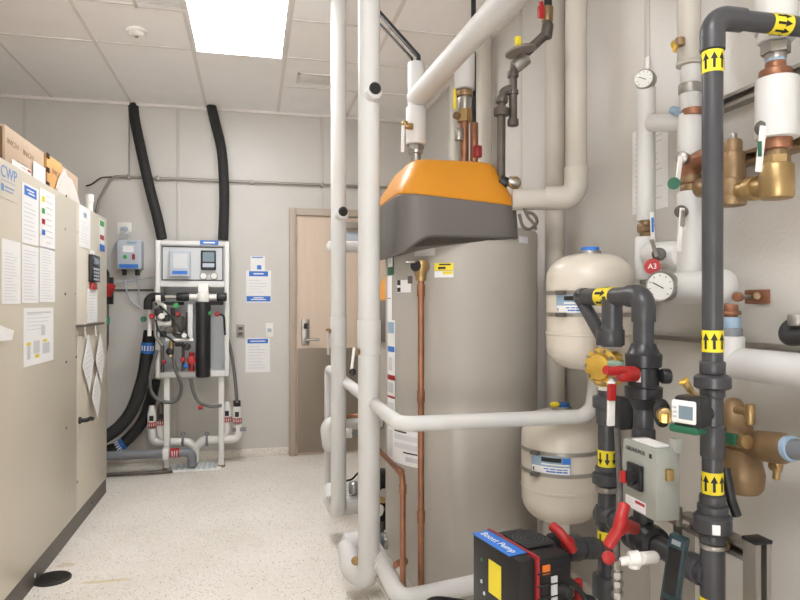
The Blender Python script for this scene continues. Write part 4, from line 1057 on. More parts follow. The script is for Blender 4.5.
# ------------------------------------------------------------------ dark PVC assembly
XP = 1.11
def xp(px, py, X=XP): return WX(px, py, X)
def band(p0, d, r, L, par, n_arr=6, flip=1, name='flow_label', up=None, size=1.0):
    """yellow wrap label with black arrows pointing along d*flip"""
    p0 = Vector(p0); d = Vector(d).normalized(); u, v = perp(d)
    mb = MB(); mb.lathe(p0 - d*L/2, d, [(0, r), (0, r + .0008), (L, r + .0008), (L, r)], 32)
    mb.mi = 1; rr = r + .0016
    A = [(-.004, -.36), (.004, -.36), (.004, .05), (.011, .05), (0, .38), (-.011, .05), (-.004, .05)]
    k_ = r / .031 * size
    def wp(s, tt):
        a = s / rr
        return p0 + d*(tt*flip*L) + (u*math.cos(a) + v*math.sin(a)) * rr
    for k in range(n_arr):
        s0 = 2*math.pi*rr*(k + .35)/n_arr
        f = lambda q: wp(s0 + q[0]*k_, q[1])
        mb.add([f(A[0]), f(A[1]), f(A[2]), f(A[6])], [(0, 1, 2, 3)])
        mb.add([f(A[5]), f((0, .05)), f((0, .38)), f(A[3])], [(0, 1, 2), (1, 3, 2)])
    return mb.build(name, [M_yel, M_blk], par, 'yellow band with black arrows')
# main riser
xm, ym, rm = 1.1235, 1.412, .0248
t = thing('pvc_riser', 'tall dark grey plastic pipe with yellow arrow bands in the right foreground', 'pipe', (xm, ym, 0))
zm_ = lambda py: CH + (HY - py)/F*(xm*SS + ym*CC)
ztop = zm_(17)
MB().tube([(xm, ym, 0), (xm, ym, ztop), (XW - .002, ym, ztop)], rm, .055, 26, 10).build('pipe', M_pvc, t)
MB().tube([(xm, ym, ztop - .085), (xm, ym, ztop), (xm + .085, ym, ztop)], rm + .0048, .055, 26, 10).build('elbow', M_pvc, t)
def ringm(py0, py1, r, name='coupling', m=None): return MB().rcyl((xm, ym, zm_(py1)), (xm, ym, zm_(py0)), r, .004, 28).build(name, m or M_pvc, t)
ringm(361, 374, .0305); ringm(388, 397, .0295)
MB().lathe((xm, ym, zm_(389)), (0, 0, 1), [(0, .037), (.005, .044), (.03, .044), (.036, .036)], 16).build('union_nut', M_pvc, t)
ringm(425, 457, .029)
ringm(494, 505, .031); ringm(504, 514, .036)
MB().lathe((xm, ym, zm_(532)), (0, 0, 1), [(0, .038), (.006, .046), (.04, .046), (.047, .038)], 18).build('union_nut', M_pvc, t)
ringm(532, 542, .032)
MB().cyl((xm, ym, 0), (xm, ym, zm_(545)), .0295, n=28).build('lower_pipe', M_pvc, t)
ringm(542.5, 548, .0315, 'steel_clamp', M_steel)
for py in (63, 341, 482): band((xm, ym, zm_(py)), (0, 0, 1), rm, .054, t, 8, 1, size=1.0)
band((xm, ym, zm_(607)), (0, 0, 1), .0295, .054, t, 8, 1, size=.9)
band((WY(778, 17, ym).x, ym, ztop), (1, 0, 0), rm, .058, t, 8, 1, size=1.0)
MB().box((xm - .022, ym - .0405, zm_(524)), (.018, .008, .024), .001, Matrix.Rotation(-.5, 3, 'Z')).build('spec_label', M_paper, t)
solo(MB().tube([(xm + .045, ym + .01, zm_(470)), (xm + .05, ym - .005, zm_(500)), (xm + .062, ym - .01, zm_(516))], .012, .03), 'cable', M_black, 'short black cable behind the dark riser near its lower union', 'cable')

# left leg with backflow wye
a = xp(607, 450); xl, yl = XP, a.y; zl = lambda py: CH + (HY - py)/F*(xl*SS + yl*CC)
b2 = xp(643.5, 350); xr_, yr_ = XP, b2.y; zr = lambda py: CH + (HY - py)/F*(xr_*SS + yr_*CC)
zh = xp(612, 296.5).z
t = thing('pvc_loop', 'dark plastic wye and elbow joining the two left legs at the top', 'pipe', (XP, yl, zl(348)))
yend = xp(582, 297).y
MB().tube([(XP, yend, zh), (XP, yr_, zh), (XP, yr_, zr(345))], .0285, .05, 24, 8, False).build('cross_pipe', M_pvc, t)
MB().ball((XP, yend, zh), .0295).build('round_end', M_pvc, t)
MB().rcyl((XP, yend - .03, zh), (XP, yend + .008, zh), .0315).build('coupling', M_pvc, t)
MB().tube([(XP, yr_ + .07, zh), (XP, yr_, zh), (XP, yr_, zh - .075)], .0335, .055, 24, 8).build('elbow', M_pvc, t)
MB().cyl((XP, yl - .03, zl(346)), (XP, yl - .03, zh), .032).build('tee_stem', M_pvc, t)
MB().cyl((XP, yend + .005, zh - .01), (XP, yl + .025, zl(338)), .022).build('slant_leg', M_pvc, t)
MB().rcyl((XP, yl - .02, zl(345)), (XP, yl - .02, zl(329)), .044).build('collar', M_pvc, t)
MB().rcyl((XP, yl - .025, zl(332)), (XP, yl - .025, zl(325)), .036).build('collar', M_pvc, t)
band((XP, xp(607.5, 296).y, zh), (0, 1, 0), .0295, .085, t, 6, -1, size=1.2)

t = thing('regulating_valve', 'shiny yellow brass valve with bolted round cover on the left dark leg', 'valve', (XP, yl, zl(386)))
MB().lathe((XP, yl, zl(386)), (0, 0, 1), [(0, .03), (.01, .046), (.02, .05), (.03, .040), (.075, .042), (.085, .05), (.1, .05), (.112, .036)], 10).build('body', M_gold, t)
MB().rcyl((XP, yl, zl(349)), (XP, yl, zl(344)), .026).build('white_ring', M_pvcw, t)
MB().rcyl((XP, yl, zl(391)), (XP, yl, zl(385)), .028).build('white_ring', M_pvcw, t)
fd = V(-.90, -.44, 0).normalized(); fc = V(XP, yl, zl(366)) + fd*.022
cv = MB().lathe(fc, fd, [(0, .058), (.012, .06), (.016, .045), (.03, .04), (.036, .02)], 28).build('cover_flange', M_gold, t)
u_, v_ = perp(fd)
for k in range(10):
    an = 2*math.pi*k/10; e = fc + (u_*math.cos(an) + v_*math.sin(an))*.051
    MB().hexn(e + fd*.008, e + fd*.024, .006).build('bolt', M_steel, cv)
MB().box(V(XP - .03, yl - .10, zl(361)), (.03, .05, .018), .003).build('tag_plate', M_lgreen if False else mat('pale_green', (150, 178, 160), .5), t)

t = thing('pvc_drop_pipe', 'left dark plastic leg with downward arrow bands and unions beside lower tank', 'pipe', (XP, yl, 0))
MB().cyl((XP, yl, 0), (XP, yl, zl(390)), .0285, n=24).build('pipe', M_pvc, t)
def ringl(py0, py1, r, name='coupling', m=None): return MB().rcyl((XP, yl, zl(py1)), (XP, yl, zl(py0)), r, .004, 24).build(name, m or M_pvc, t)
ringl(396, 408, .045); ringl(408, 424, .035); ringl(466, 472, .037)
MB().lathe((XP, yl, zl(485)), (0, 0, 1), [(0, .035), (.006, .046), (.036, .046), (.042, .036)], 16).build('union_nut', M_pvc, t)
ringl(486, 492, .033, 'steel_clamp', M_steel); ringl(506, 526, .037); ringl(575, 596, .046, 'union_nut')
for py in (457.5, 538): band((XP, yl, zl(py)), (0, 0, 1), .0285, .052, t, 8, -1, size=.9)
MB().box((XP + .02, yl - .06, zl(410)), (.05, .05, .10), .008).build('valve_block', M_pvcb, t)
t = thing('lever_valve', 'long white lever with red tip hanging before the left dark leg', 'valve', xp(611, 425) + V(-.06, -.05, 0))
q = W(611.5, 378, 1.9)
lever(W(611.5, 381, 1.88), (-.02, 0, -1), .130, .024, M_pvcw, t, .010)
lever(W(611.8, 384, 1.87), (-.02, 0, -1), .048, .026, M_red, t, .013, 'red_tip')
MB().rcyl(W(611.5, 383, 1.88), W(613, 380, 2.0), .012).build('stem', M_steel, t)
# red handled union valve on second leg
t = thing('pvc_valve', 'black union ball valve with bulging nuts and red handle on second dark leg', 'valve', (XP, yr_, zr(407)))
MB().lathe((XP, yr_, zr(409)), (0, 0, 1), [(0, .03), (.03, .044), (.034, .052), (.064, .053), (.068, .043), (.12, .043), (.124, .05), (.158, .052), (.164, .044), (.19, .034)], 32).build('body', M_pvcb, t)
MB().rcyl((XP + .03, yr_ - .04, zr(375)), (XP + .055, yr_ - .045, zr(375)), .022).build('side_knob', M_pvcb, t)
MB().box((XP - .035, yr_ - .028, zr(376)), (.004, .014, .028), .001, Matrix.Rotation(.75, 3, 'Z')).build('spec_label', M_paper, t)
q = W(623, 374, 1.80)
mb = MB().ball(q, .030, 18, (.75, .6, .75)).tube([W(629, 377, 1.82), W(622, 370, 1.79), W(612, 371, 1.77), W(605.5, 370, 1.76)], .0125, .02)
mb.tube([W(623, 374, 1.80), W(634, 374, 1.83)], .022).build('red_handle', M_red, t, 'red plastic handle')
t = thing('pvc_drop_pipe', 'second dark plastic leg dropping behind the grey switch box', 'pipe', (XP, yr_, .62))
MB().cyl((XP, yr_, .667), (XP, yr_, zr(405)), .0285, n=24).build('pipe', M_pvc, t)
MB().rcyl((XP, yr_, zr(440)), (XP, yr_, zr(428)), .033).build('coupling', M_pvc, t)
# bypass pipe with valve
ZB = .667
t = thing('pvc_bypass', 'dark plastic pipe sloping in view from left leg to the main riser, low', 'pipe', (XP, 1.6, ZB - .03))
MB().cyl((XP, yl, ZB), (XP, ym, ZB), .0285, n=24).build('pipe', M_pvc, t)
MB().rcyl((XP, yl - .05, ZB), (XP, yl + .03, ZB), .036).build('tee_collar', M_pvc, t)
MB().rcyl((XP, ym + .02, ZB), (XP, ym + .07, ZB), .036).build('tee_collar', M_pvc, t)
ya = xp(628, 530).y; yb_ = xp(652, 545).y
t = thing('pvc_valve', 'black union valve with large slanting red handle on the low bypass pipe', 'valve', (XP, (ya+yb_)/2, ZB - .05))
MB().lathe((XP, yb_ - .03, ZB), (0, 1, 0), [(0, .034), (.01, .046), (.035, .05), (.04, .042), (.08, .042), (.085, .05), (.115, .05), (.125, .036)], 28).build('body', M_pvcb, t)
mb = MB().tube([W(624.5, 505, 1.70), W(621, 519, 1.68), W(618, 530, 1.68), W(608, 546, 1.68)], .0155, .03, dome=True)
mb.ball(W(621, 524, 1.69), .026, 18, (.8, .7, 1.2)).cyl(W(622, 524, 1.69), W(634, 528, 1.80), .018)
mb.build('red_handle', M_red, t, 'large red plastic handle')
# thin steel riser and white sample valve
t = thing('steel_riser', 'thin steel pipe with hex nuts before the left dark leg, low down', 'pipe', W(617, 700, 1.72))
q = W(617, 560, 1.72)
MB().cyl(V(q.x, q.y, 0), V(q.x, q.y, q.z), .011).build('pipe', M_alu, t)
for py in (574, 583, 594): z_ = CH + (HY - py)/F*1.72; MB().hexn((q.x, q.y, z_ - .008), (q.x, q.y, z_ + .008), .016).build('hex_nut', M_steel, t)
MB().spline([W(617, 562, 1.72), W(617, 530, 1.80), W(620, 495, 1.92), W(618, 450, 1.93), W(617, 428, 1.93)], .009).build('flexible_hose', M_hose, t)
t = thing('sample_valve', 'white plastic sample valve with small pink knob below the red handle', 'valve', W(636, 570, 1.66))
MB().rcyl(W(629, 559.5, 1.66), W(640, 558, 1.66), .020).build('body', M_pvcw, t); MB().rcyl(W(640, 558.5, 1.66), W(655, 557, 1.70), .016).build('outlet', M_pvcw, t)
MB().rcyl(W(620, 562, 1.66), W(630, 560, 1.66), .011).build('inlet', M_pvcw, t); MB().rcyl(W(634, 556, 1.66), W(634, 568, 1.66), .016).build('bonnet', M_pvcw, t)
MB().box(W(616, 564, 1.66), (.02, .02, .022), .004).build('thumb_lever', M_steel, t)
MB().lathe(W(608, 557, 1.66), (-.3, -1, .1), [(0, .016), (.008, .017), (.012, .01)]).build('knob', M_red, t)

# grey switch box
bx0, by0, by1 = 1.0, 1.618, 1.465
z1_, z0_ = .975, .79
t = thing('switch_box', 'grey electrical disconnect box with red and black rotary switch', 'control box', (bx0 + .035, (by0+by1)/2, z0_))
MB().bx(bx0, bx0 + .07, by1, by0, z0_, z1_, .004).build('enclosure', M_boxg, t)
M = frame(V(bx0 - .0005, by0, z0_), (0, -1, 0), (0, 0, 1)); bw, bh = by0 - by1, z1_ - z0_
MB(M).box((bw*.46, bh*.52, .006), (bw*.42, bh*.36, .012), .003).build('switch_plate', M_black, t)
sw = MB(M).lathe((bw*.46, bh*.52, .012), (0, 0, 1), [(0, .02), (.014, .019), (.018, .012)]).build('rotary_knob', M_black, t)
MB(M).box((bw*.36, bh*.50, .030), (.020, .032, .018), .004).build('red_grip', M_red, sw)
MB(M).text('GRUNDFOS', .0155, bw*.42, bh*.885, .001, sx=1.05).build('lettering', M_black, t)
em = MB(M); em.box((bw*.86, bh*.885, .001), (.014, .004, .001), 0, Matrix.Rotation(.8, 3, 'Z')).box((bw*.86, bh*.885, .001), (.014, .004, .001), 0, Matrix.Rotation(-.8, 3, 'Z')); em.build('emblem', M_black, t)
MB(M).rect(bw*.12, bh*.03, bw*.72, bh*.19, .001).build('spec_label', M_paper, t)
MB(M).rect(bw*.42, bh*.13, bw*.70, bh*.17, .0018).build('red_field', M_red, t)
mb = MB(M)
for k in range(3): mb.rect(bw*.16, bh*(.06 + .04*k), bw*.36, bh*(.068 + .04*k), .0016)
mb.build('printed_text', M_paperg, t)
MB().box((bx0 + .035, by1 - .006, z0_ + .12), (.02, .014, .03), .003).build('latch', M_brass, t)
MB().bx(bx0 + .012, bx0 + .06, by1 + .02, by0 - .03, z1_, z1_ + .003).build('top_sheet', M_paper, t, 'pale sheet on the box top')
MB().bx(bx0 + .05, bx0 + .07, by1 - .012, by1 + .02, z1_ - .01, z1_ + .025, .003).build('mount_tab', M_boxg, t)
MB().bx(bx0 + .068, bx0 + .085, by1 + .01, by1 + .05, z0_ - .02, z0_ + .03, .002).build('mount_bracket', M_steel, t)
# strut frame
XS = 1.185
pz = WX(757, 541, XS)
t = thing('strut_stand', 'galvanised steel strut post with black cap and side rail at lower right', 'stand', (pz.x, pz.y, 0))
p = MB(); x_, y_ = pz.x, pz.y
R45 = Matrix.Rotation(.12, 3, 'Z')
s_ = .0205
for c, sz in (((s_, 0), (.003, .041)), ((-s_, 0), (.003, .041)), ((0, s_), (.041, .003)), ((-.014, -s_), (.012, .003)), ((.014, -s_), (.012, .003))):
    p.box((x_ + c[0], y_ + c[1], pz.z/2), (sz[0], sz[1], pz.z))
p.build('post', M_alu, t)
MB().bx(x_ - .024, x_ + .024, y_ - .024, y_ + .024, pz.z - .002, pz.z + .008, .003).build('end_cap', M_black, t)
ry = WX(684, 509, XS).y
r_ = MB(); zr_ = pz.z - .035
r_.bx(x_ + .017, x_ + .020, y_ + .02, ry, zr_ - .02, zr_ + .02).bx(x_ - .018, x_ + .02, y_ + .02, ry, zr_ + .018, zr_ + .021).bx(x_ - .018, x_ + .02, y_ + .02, ry, zr_ - .021, zr_ - .018).bx(x_ - .021, x_ - .018, y_ + .02, ry, zr_ + .009, zr_ + .02).bx(x_ - .021, x_ - .018, y_ + .02, ry, zr_ - .02, zr_ - .009)
r_.build('side_rail', M_alu, t)
MB().rcyl((xm + .03, ym, zr_), (x_ - .02, ym, zr_), .008).hexn((xm + .032, ym, zr_), (xm + .04, ym, zr_), .014).build('clamp_bolt', M_brass, t)
MB().bx(x_ - .02, x_ + .02, ry - .02, ry + .02, 0, zr_ - .02).build('rear_post', M_alu, t)

# handheld style display unit, lower right foreground
t = thing('display_unit', 'slim dark teal upright display unit with black screen, lower right', 'display', W(664, 720, 1.42))
a, b_, c_ = W(668.5, 533, 1.45), W(686, 540.5, 1.42), W(658, 600, 1.47)
u = (b_ - a).normalized(); vv = (a - c_); vv = (vv - u*vv.dot(u)); L = .62; v = vv.normalized(); wd = (b_ - a).length
M = frame(a - v*L, u, v)
MB(M).box((wd/2, L/2, -.012), (wd, L, .024), .005).build('housing', M_teal, t)
MB(M).rect(wd*.16, L - .36, wd*.86, L - .028, .001).build('screen', M_lcdd, t)
MB(M).rect(wd*.25, L - .02, wd*.75, L - .009, .001).build('name_strip', M_gpvc, t)
MB(M).rect(wd*.2, L - .145, wd*.85, L - .135, .003).build('divider', M_teal, t)

# ------------------------------------------------------------------ booster pump
z_t = .643
A0, B0 = W(472, 533, 2.0), W(524, 557, 1.81)
u = V(.208, -.978, 0).normalized(); wl = .25; B0 = A0 + u * wl; nrm = V(u.y, -u.x, 0)      # outward normal of the control face
if nrm.x > 0: nrm = -nrm
t = thing('booster_pump', 'black booster pump with red trim and a blue top label', 'pump', (A0.x + .08, A0.y, .30))
M = frame(V(A0.x, A0.y, 0), u, (0, 0, 1)) 
hb_ = .30; zb_ = z_t - hb_; dp_ = .155
MB(M).box((wl/2, zb_ + hb_/2, -.028), (wl, hb_, .056), .012).build('control_box', M_black, t)
MB(M).box((wl/2, zb_ + hb_/2 + .001, -.062), (wl + .006, hb_ + .004, .012), .004).build('red_trim', M_redd, t)
MB(M).box((wl/2, zb_ + hb_/2 - .004, -.128), (wl - .006, hb_ - .008, .112), .014).build('motor_housing', M_black, t)
# ribs on motor top
MT = frame(V(A0.x, A0.y, z_t - .006) , u, -nrm)
fan = MB(MT)
for rr in (.052, .040, .028, .016): fan.torus((wl*.45, .135, .002), (0, 0, 1), rr, .0035)
fan.build('fan_grille', M_pvcb, t)
MB(MT).box((wl*.45, .130, .002), (.13, .10, .006), .003).build('fan_cover', M_rub, t)
MTl = frame(V(A0.x, A0.y, z_t + .0005), u, -nrm)
ml = MB(MTl).box((wl*.45, .022, .0012), (wl*.80, .062, .0024), .001).build('top_label', M_blue, t, 'blue label')
MB(MTl).text('Boost Pump', .034, wl*.45, .021, .003, sx=1.02).build('lettering', M_paper, ml)
MB(M).rect(wl*.38, z_t - .145, wl*.64, z_t - .048, .001).build('yellow_sticker', M_yel, t)
MB(M).lathe((wl*.22, z_t - .065, 0), (0, 0, 1), [(0, .006), (.002, .005)]).build('status_light', M_green, t)
for k in range(3): MB(M).lathe((wl*(.22 + .06*k), z_t - .13 - .03*k, 0), (0, 0, 1), [(0, .006), (.002, .005)]).build('button', M_greyp, t)
MS = frame(V(B0.x, B0.y, 0) , -nrm, (0, 0, 1))
MB(MS).rect(.075, z_t - .05, .1, z_t - .025, .004).build('orange_sticker', mat('orange', (228, 120, 40), .5), t)
MB(MS).rect(.105, z_t - .20, .125, z_t - .06, .004).build('white_label', M_paperl, t)
for k, z_ in enumerate((z_t - .10, z_t - .16)): MB(MS).rcyl((.14, z_, 0), (.145, z_, .035), .016).build('cable_gland', M_rub, t)
for k in range(6): MB(MS).box((.10, z_t - .045 - .035*k, .002), (.085, .006, .006), .002).build('cooling_rib', M_rub, t)
# pump volute + suction base below
cx_, cy_ = A0.x + .17, A0.y - .06
MB().rcyl((cx_ - .02, cy_, .03), (cx_ - .02, cy_, zb_ + .01), .05).build('pump_casing', M_steelb, t)
MB().bx(cx_ - .11, cx_ + .08, cy_ - .09, cy_ + .09, 0, .03, .004).build('base_plate', M_steelb, t)
o0 = W(557, 548, 2.0); o1 = V(XP, yl, zl(548))
t = thing('pump_outlet', 'dark plastic union pipe with red handle between booster pump and left dark leg', 'pipe', (o0.x, o0.y, o0.z - .03))
MB().cyl(o0 + V(-.03, 0, 0), o1, .028).build('pipe', M_pvc, t)
MB().rcyl(o0.lerp(o1, .15), o0.lerp(o1, .42), .04).build('union_nut', M_pvc, t); MB().rcyl(o0.lerp(o1, .5), o0.lerp(o1, .75), .034).build('coupling', M_pvc, t)
MB().rcyl(o0.lerp(o1, -.1), o0.lerp(o1, .06), .046).build('flange', M_pvcb, t)
MB().tube([W(552, 526, 1.97), W(559, 531, 1.95), W(566, 540, 1.93), W(573, 551, 1.93)], .0145, .03, dome=True).ball(W(568, 543, 1.94), .021, 14).build('red_handle', M_red, t, 'red plastic handle')
t = thing('shutoff_valve', 'small valve with upright red handle at bottom edge beside the booster pump', 'valve', W(578, 610, 1.9))
MB().tube([W(578, 580, 1.92), W(579, 606, 1.92)], .013, dome=True).build('red_handle', M_red, t, 'red handle')
MB().cyl(W(579, 600, 1.92), W(590, 602, 2.0), .02).build('valve_body', M_pvcb, t)
for i, pts in enumerate(([(541, 577), (556, 576), (570, 582), (583, 595), (592, 612)], [(541, 590), (556, 588), (566, 593), (574, 606)], [(536, 571), (552, 569), (566, 577), (580, 590)])):
    solo(MB().spline([W(a, b_, 1.86 + .015*i) for a, b_ in pts], .008, 8), 'power_cable', M_rub, ('uppermost black cable', 'lowest black cable', 'second black cable')[(1, 0, 2)[i] if False else (2, 1, 0)[i]] + ' leaving the booster pump to the lower right', 'cable')
solo(MB().spline([W(420, 612, 2.4), W(432, 599, 2.42), W(455, 600, 2.45), W(474, 604, 2.45)], .008, 8), 'floor_cable', M_black, 'black cable on the floor under the low white pipe', 'cable')

# ------------------------------------------------------------------ flow meter
t = thing('flow_meter', 'small grey flow meter with white faced screen before the dark riser', 'meter', W(680, 430, 1.50))
a, b_ = W(672, 412, 1.52), W(696, 413, 1.47)
u = V(b_.x - a.x, b_.y - a.y, 0).normalized(); wd = (b_ - a).length; hgt = 23*1.5/F
c0 = W(684, 412, 1.495); M = frame(c0, u, (0, 0, 1))
MB(M).box((.006, 0, -.026), (wd*1.12, hgt*1.35, .05), .008).build('housing', M_black, t)
MB(M).box((0, 0, .0), (wd, hgt, .010), .0048).build('face_plate', M_pvcw, t)
MB(M).rect(-wd*.16, -hgt*.30, wd*.42, hgt*.28, .0060).build('display', M_lcd, t)
for k in (-1, 0, 1): MB(M).box((-wd*.33, hgt*(.2*k - .02), .005), (wd*.14, hgt*.1, .003), .001).build('button', M_greyp, t)
MB(M).box((-.004, -hgt*.78, -.022), (wd*1.2, hgt*.36, .045), .006).build('green_base', M_green, t)
MB().rcyl(W(692, 413, 1.53), V(xm - .02, ym, zm_(413)), .022).build('mounting_neck', M_black, t)
t = thing('brass_plug', 'brass fitting in a black rubber ring left of the flow meter', 'fitting', W(662, 428, 1.8))
MB().torus(W(662, 413, 1.80), (.55, -.8, .1), .027, .013).build('rubber_ring', M_rub, t)
MB().rcyl(W(663, 414, 1.80), W(666, 416, 1.66), .02).build('brass_body', M_brass, t); MB().hexn(W(664, 422, 1.66), W(664, 414, 1.66), .012).build('hex_plug', M_gold, t)
t = thing('air_cock', 'small brass cock above the flow meter', 'valve', W(690, 394, 1.56))
MB().rcyl(W(684, 381, 1.56), W(691, 391, 1.56), .009).build('body', M_brass, t); MB().rcyl(W(682.5, 379.5, 1.56), W(685, 383, 1.56), .013).build('tip', M_gold, t); MB().cyl(W(690, 390, 1.56), W(697, 397, 1.56), .007).build('stem', M_brass, t)

# ------------------------------------------------------------------ pipework on the right wall
XA = 1.40
def xa(px, py, X=XA): return WX(px, py, X)
def za(px, py, X=XA): return WX(px, py, X).z
def vcyl(px, py0, py1, wpx, X=XA, bv=.004):
    q = WX(px, (py0 + py1)/2, X); z = q.x*SS + q.y*CC
    return MB().rcyl((q.x, q.y, WX(px, py1, X).z), (q.x, q.y, WX(px, py0, X).z), wpx/2*z/F, bv, 24)
def gauge(q, d, r, label):
    t = thing('pressure_gauge', label, 'gauge', q)
    d = Vector(d).normalized()
    MB().lathe(q, d, [(0, r*.93), (.004, r), (.026, r), (.030, r*.97), (.033, r*.92), (.031, r*.82)], 32).build('case', M_steel, t)
    MB().lathe(q + d*.0305, d, [(0, r*.83), (.0016, r*.83)], 32).build('dial', M_dial, t)
    M = frame(q + d*.0325, d.cross(V(0, 0, 1)) * -1, (0, 0, 1))
    mb = MB(M)
    for k in range(9):
        an = math.radians(225 - 270*k/8); mb.box((r*.68*math.cos(an), r*.68*math.sin(an), 0), (r*.14, r*.035, .0006), 0, Matrix.Rotation(an, 3, 'Z'))
    mb.build('scale_marks', M_blk, t)
    mb = MB(M); mb.box((-r*.12, r*.06, .001), (r*.8, r*.06, .001), 0, Matrix.Rotation(-.5, 3, 'Z')); mb.build('needle', M_blk, t)
    return t
# gauge pipe
t = thing('insulated_pipe', 'slim white insulated pipe with a pressure gauge on top on right wall', 'pipe', xa(646, 222))
vcyl(646, 88, 221, 18).build('jacket', M_white, t); vcyl(646, 84, 90, 13).build('neck', M_white, t)
gauge(xa(647, 81) + V(.0, -.0, 0), (-.80, -.6, 0), .037, 'small round pressure gauge on top of the slim white pipe')
t = thing('brass_valve', 'old brass valve with white lever below the slim gauge pipe', 'valve', xa(645, 238))
vcyl(646, 219, 238, 12).build('body', M_brass2, t); vcyl(646, 224, 232, 17).build('hex_ring', M_brass2, t)
q = xa(640, 228, 1.36); MB().rcyl(q, q + V(.04, 0, 0), .014).build('stem', M_brass2, t)
q = xa(652, 212, 1.34); lever(q, (.0, -.05, -1), .10, .014, M_pvcw, t); MB().box(q + V(-.002, -.006, -.045), (.008, .003, .05)).build('blue_print', M_blue, t)
t = thing('insulated_pipe', 'white insulated valve body low on the wall above the red tag', 'pipe', xa(646, 280))
vcyl(645.5, 237, 280, 21).build('jacket', M_white, t)
MB().rcyl(xa(651, 255, 1.385), xa(684, 255, 1.385), .046).build('cross_jacket', M_white, t)
MB().rcyl(xa(645.5, 277), V(xa(645.5, 277).x, xa(645.5, 277).y, za(645.5, 284)), .02).build('lower_nipple', M_steel, t)
t = thing('ball_valve', 'steel valve lever on the white insulated body by the red tag', 'valve', xa(655, 258, 1.3))
q = xa(656, 254, 1.30); MB().lathe(q + V(.02, .01, 0), (-.8, -.6, 0), [(0, .022), (.012, .022), (.016, .014)]).build('stem_nut', M_kick, t); lever(q + V(-.004, -.01, -.01), (-.25, .1, .9), .06, .014, M_steel, t)
q = xa(652.5, 266.5, 1.28)
t = thing('valve_tag', 'round red tag reading A3 hanging from the white valve', 'tag', q + V(0, 0, -.025))
dn = V(-.62, -.78, 0).normalized()
MB().lathe(q, dn, [(0, .026), (.003, .026)], 28).build('disc', M_red, t)
MB(frame(q + dn*.0032, V(.78, -.62, 0), (0, 0, 1))).text('A3', .024, 0, 0, .001).build('lettering', M_paper, t)
# second riser
t = thing('insulated_pipe', 'white insulated riser from the ceiling behind the dark riser, with steel union', 'pipe', xa(689, 155))
q = xa(689, 63)
vcyl(689, 63, 63, 22)
MB().rcyl(V(q.x, q.y, q.z), V(q.x, q.y, ZC), .036).build('jacket', M_whitew, t)
vcyl(689, 62, 66, 25).build('seam_ring', M_whitew, t); vcyl(691, 66, 84, 19).build('jacket', M_white, t); vcyl(690, 84, 94, 22).build('steel_union', M_steel, t)
vcyl(690, 93, 112, 20).build('jacket', M_white, t); vcyl(693, 109, 116, 22).build('copper_ring', M_copper, t); vcyl(690, 114, 158, 24).build('jacket', M_white, t)
a, b_ = xa(652, 123), xa(692, 123); MB().cyl(a, b_, .030).build('tee_branch', M_white, t)
MB().rcyl(xa(672, 110, 1.36), xa(678, 112, 1.36), .014).build('blue_tip', M_lblue, t)
t = thing('air_cock', 'small gold drain cock high on the white wall riser', 'valve', xa(676, 52, 1.34))
MB().rcyl(xa(682, 41, 1.37), xa(674, 45, 1.33), .014).build('body', M_gold, t); MB().rcyl(xa(680, 38, 1.34), xa(680, 46, 1.34), .016).build('dark_cap', M_brass2, t); MB().cyl(xa(677, 44, 1.33), xa(674, 52, 1.33), .007).build('spout', M_gold, t)
q = WX(647.5, 57, 1.492); 
solo(MB().bx(1.488, 1.494, q.y - .012, q.y + .012, WX(647, 77, 1.49).z, q.z, .001), 'wall_clip', M_pvcw, 'narrow white clip on the wall seam above the gauge pipe', 'clip')
t = thing('ball_valve', 'silver valve with white lever and green disc on the wall riser', 'valve', xa(676, 185, 1.3))
q = xa(680, 157, 1.32); MB().lathe(q + V(.03, .02, 0), (-.8, -.6, 0), [(0, .02), (.03, .02), (.036, .012)]).build('stem_nut', M_steel, t); lever(q + V(-.005, -.01, .0), (-.1, .06, -1), .095, .016, M_pvcw, t)
q2_ = xa(674, 183.5, 1.29); MB().lathe(q2_, (-.7, -.7, 0), [(0, .019), (.003, .019)]).build('green_disc', M_lgreen if False else M_green, t)
t = thing('copper_elbow', 'copper elbow and bronze union between white riser and dark riser', 'fitting', xa(691, 193))
q = xa(690, 172); MB().tube([V(q.x, q.y, za(690, 190)), V(q.x, q.y, za(690, 163)), V(q.x, q.y - .16, za(690, 163))], .03, .05).build('elbow', M_copper, t)
vcyl(690.5, 176, 184, 22).build('union', M_brass2, t); vcyl(690.5, 185, 193, 19).build('union', M_brass2, t); vcyl(690.5, 183, 187, 17).build('copper_ring', M_copper, t)
t = thing('insulated_pipe', 'white insulated riser with hanging valve lever below the copper elbow', 'pipe', xa(691, 300))
vcyl(691, 192, 292, 27).build('jacket', M_white, t)
t = thing('ball_valve', 'steel valve with long white lever on the lower white riser', 'valve', xa(676, 255, 1.3))
q = xa(681, 211, 1.33); MB().lathe(q + V(.02, .02, 0), (-.8, -.6, 0), [(0, .019), (.02, .02), (.026, .012)]).build('stem_nut', M_kick, t); lever(q + V(-.004, -.012, .008), (-.05, .06, -1), .14, .016, M_pvcw, t); lever(q + V(-.004, -.016, .0), (-.03, .06, -1), .05, .014, M_steel, t, name='lever_arm')
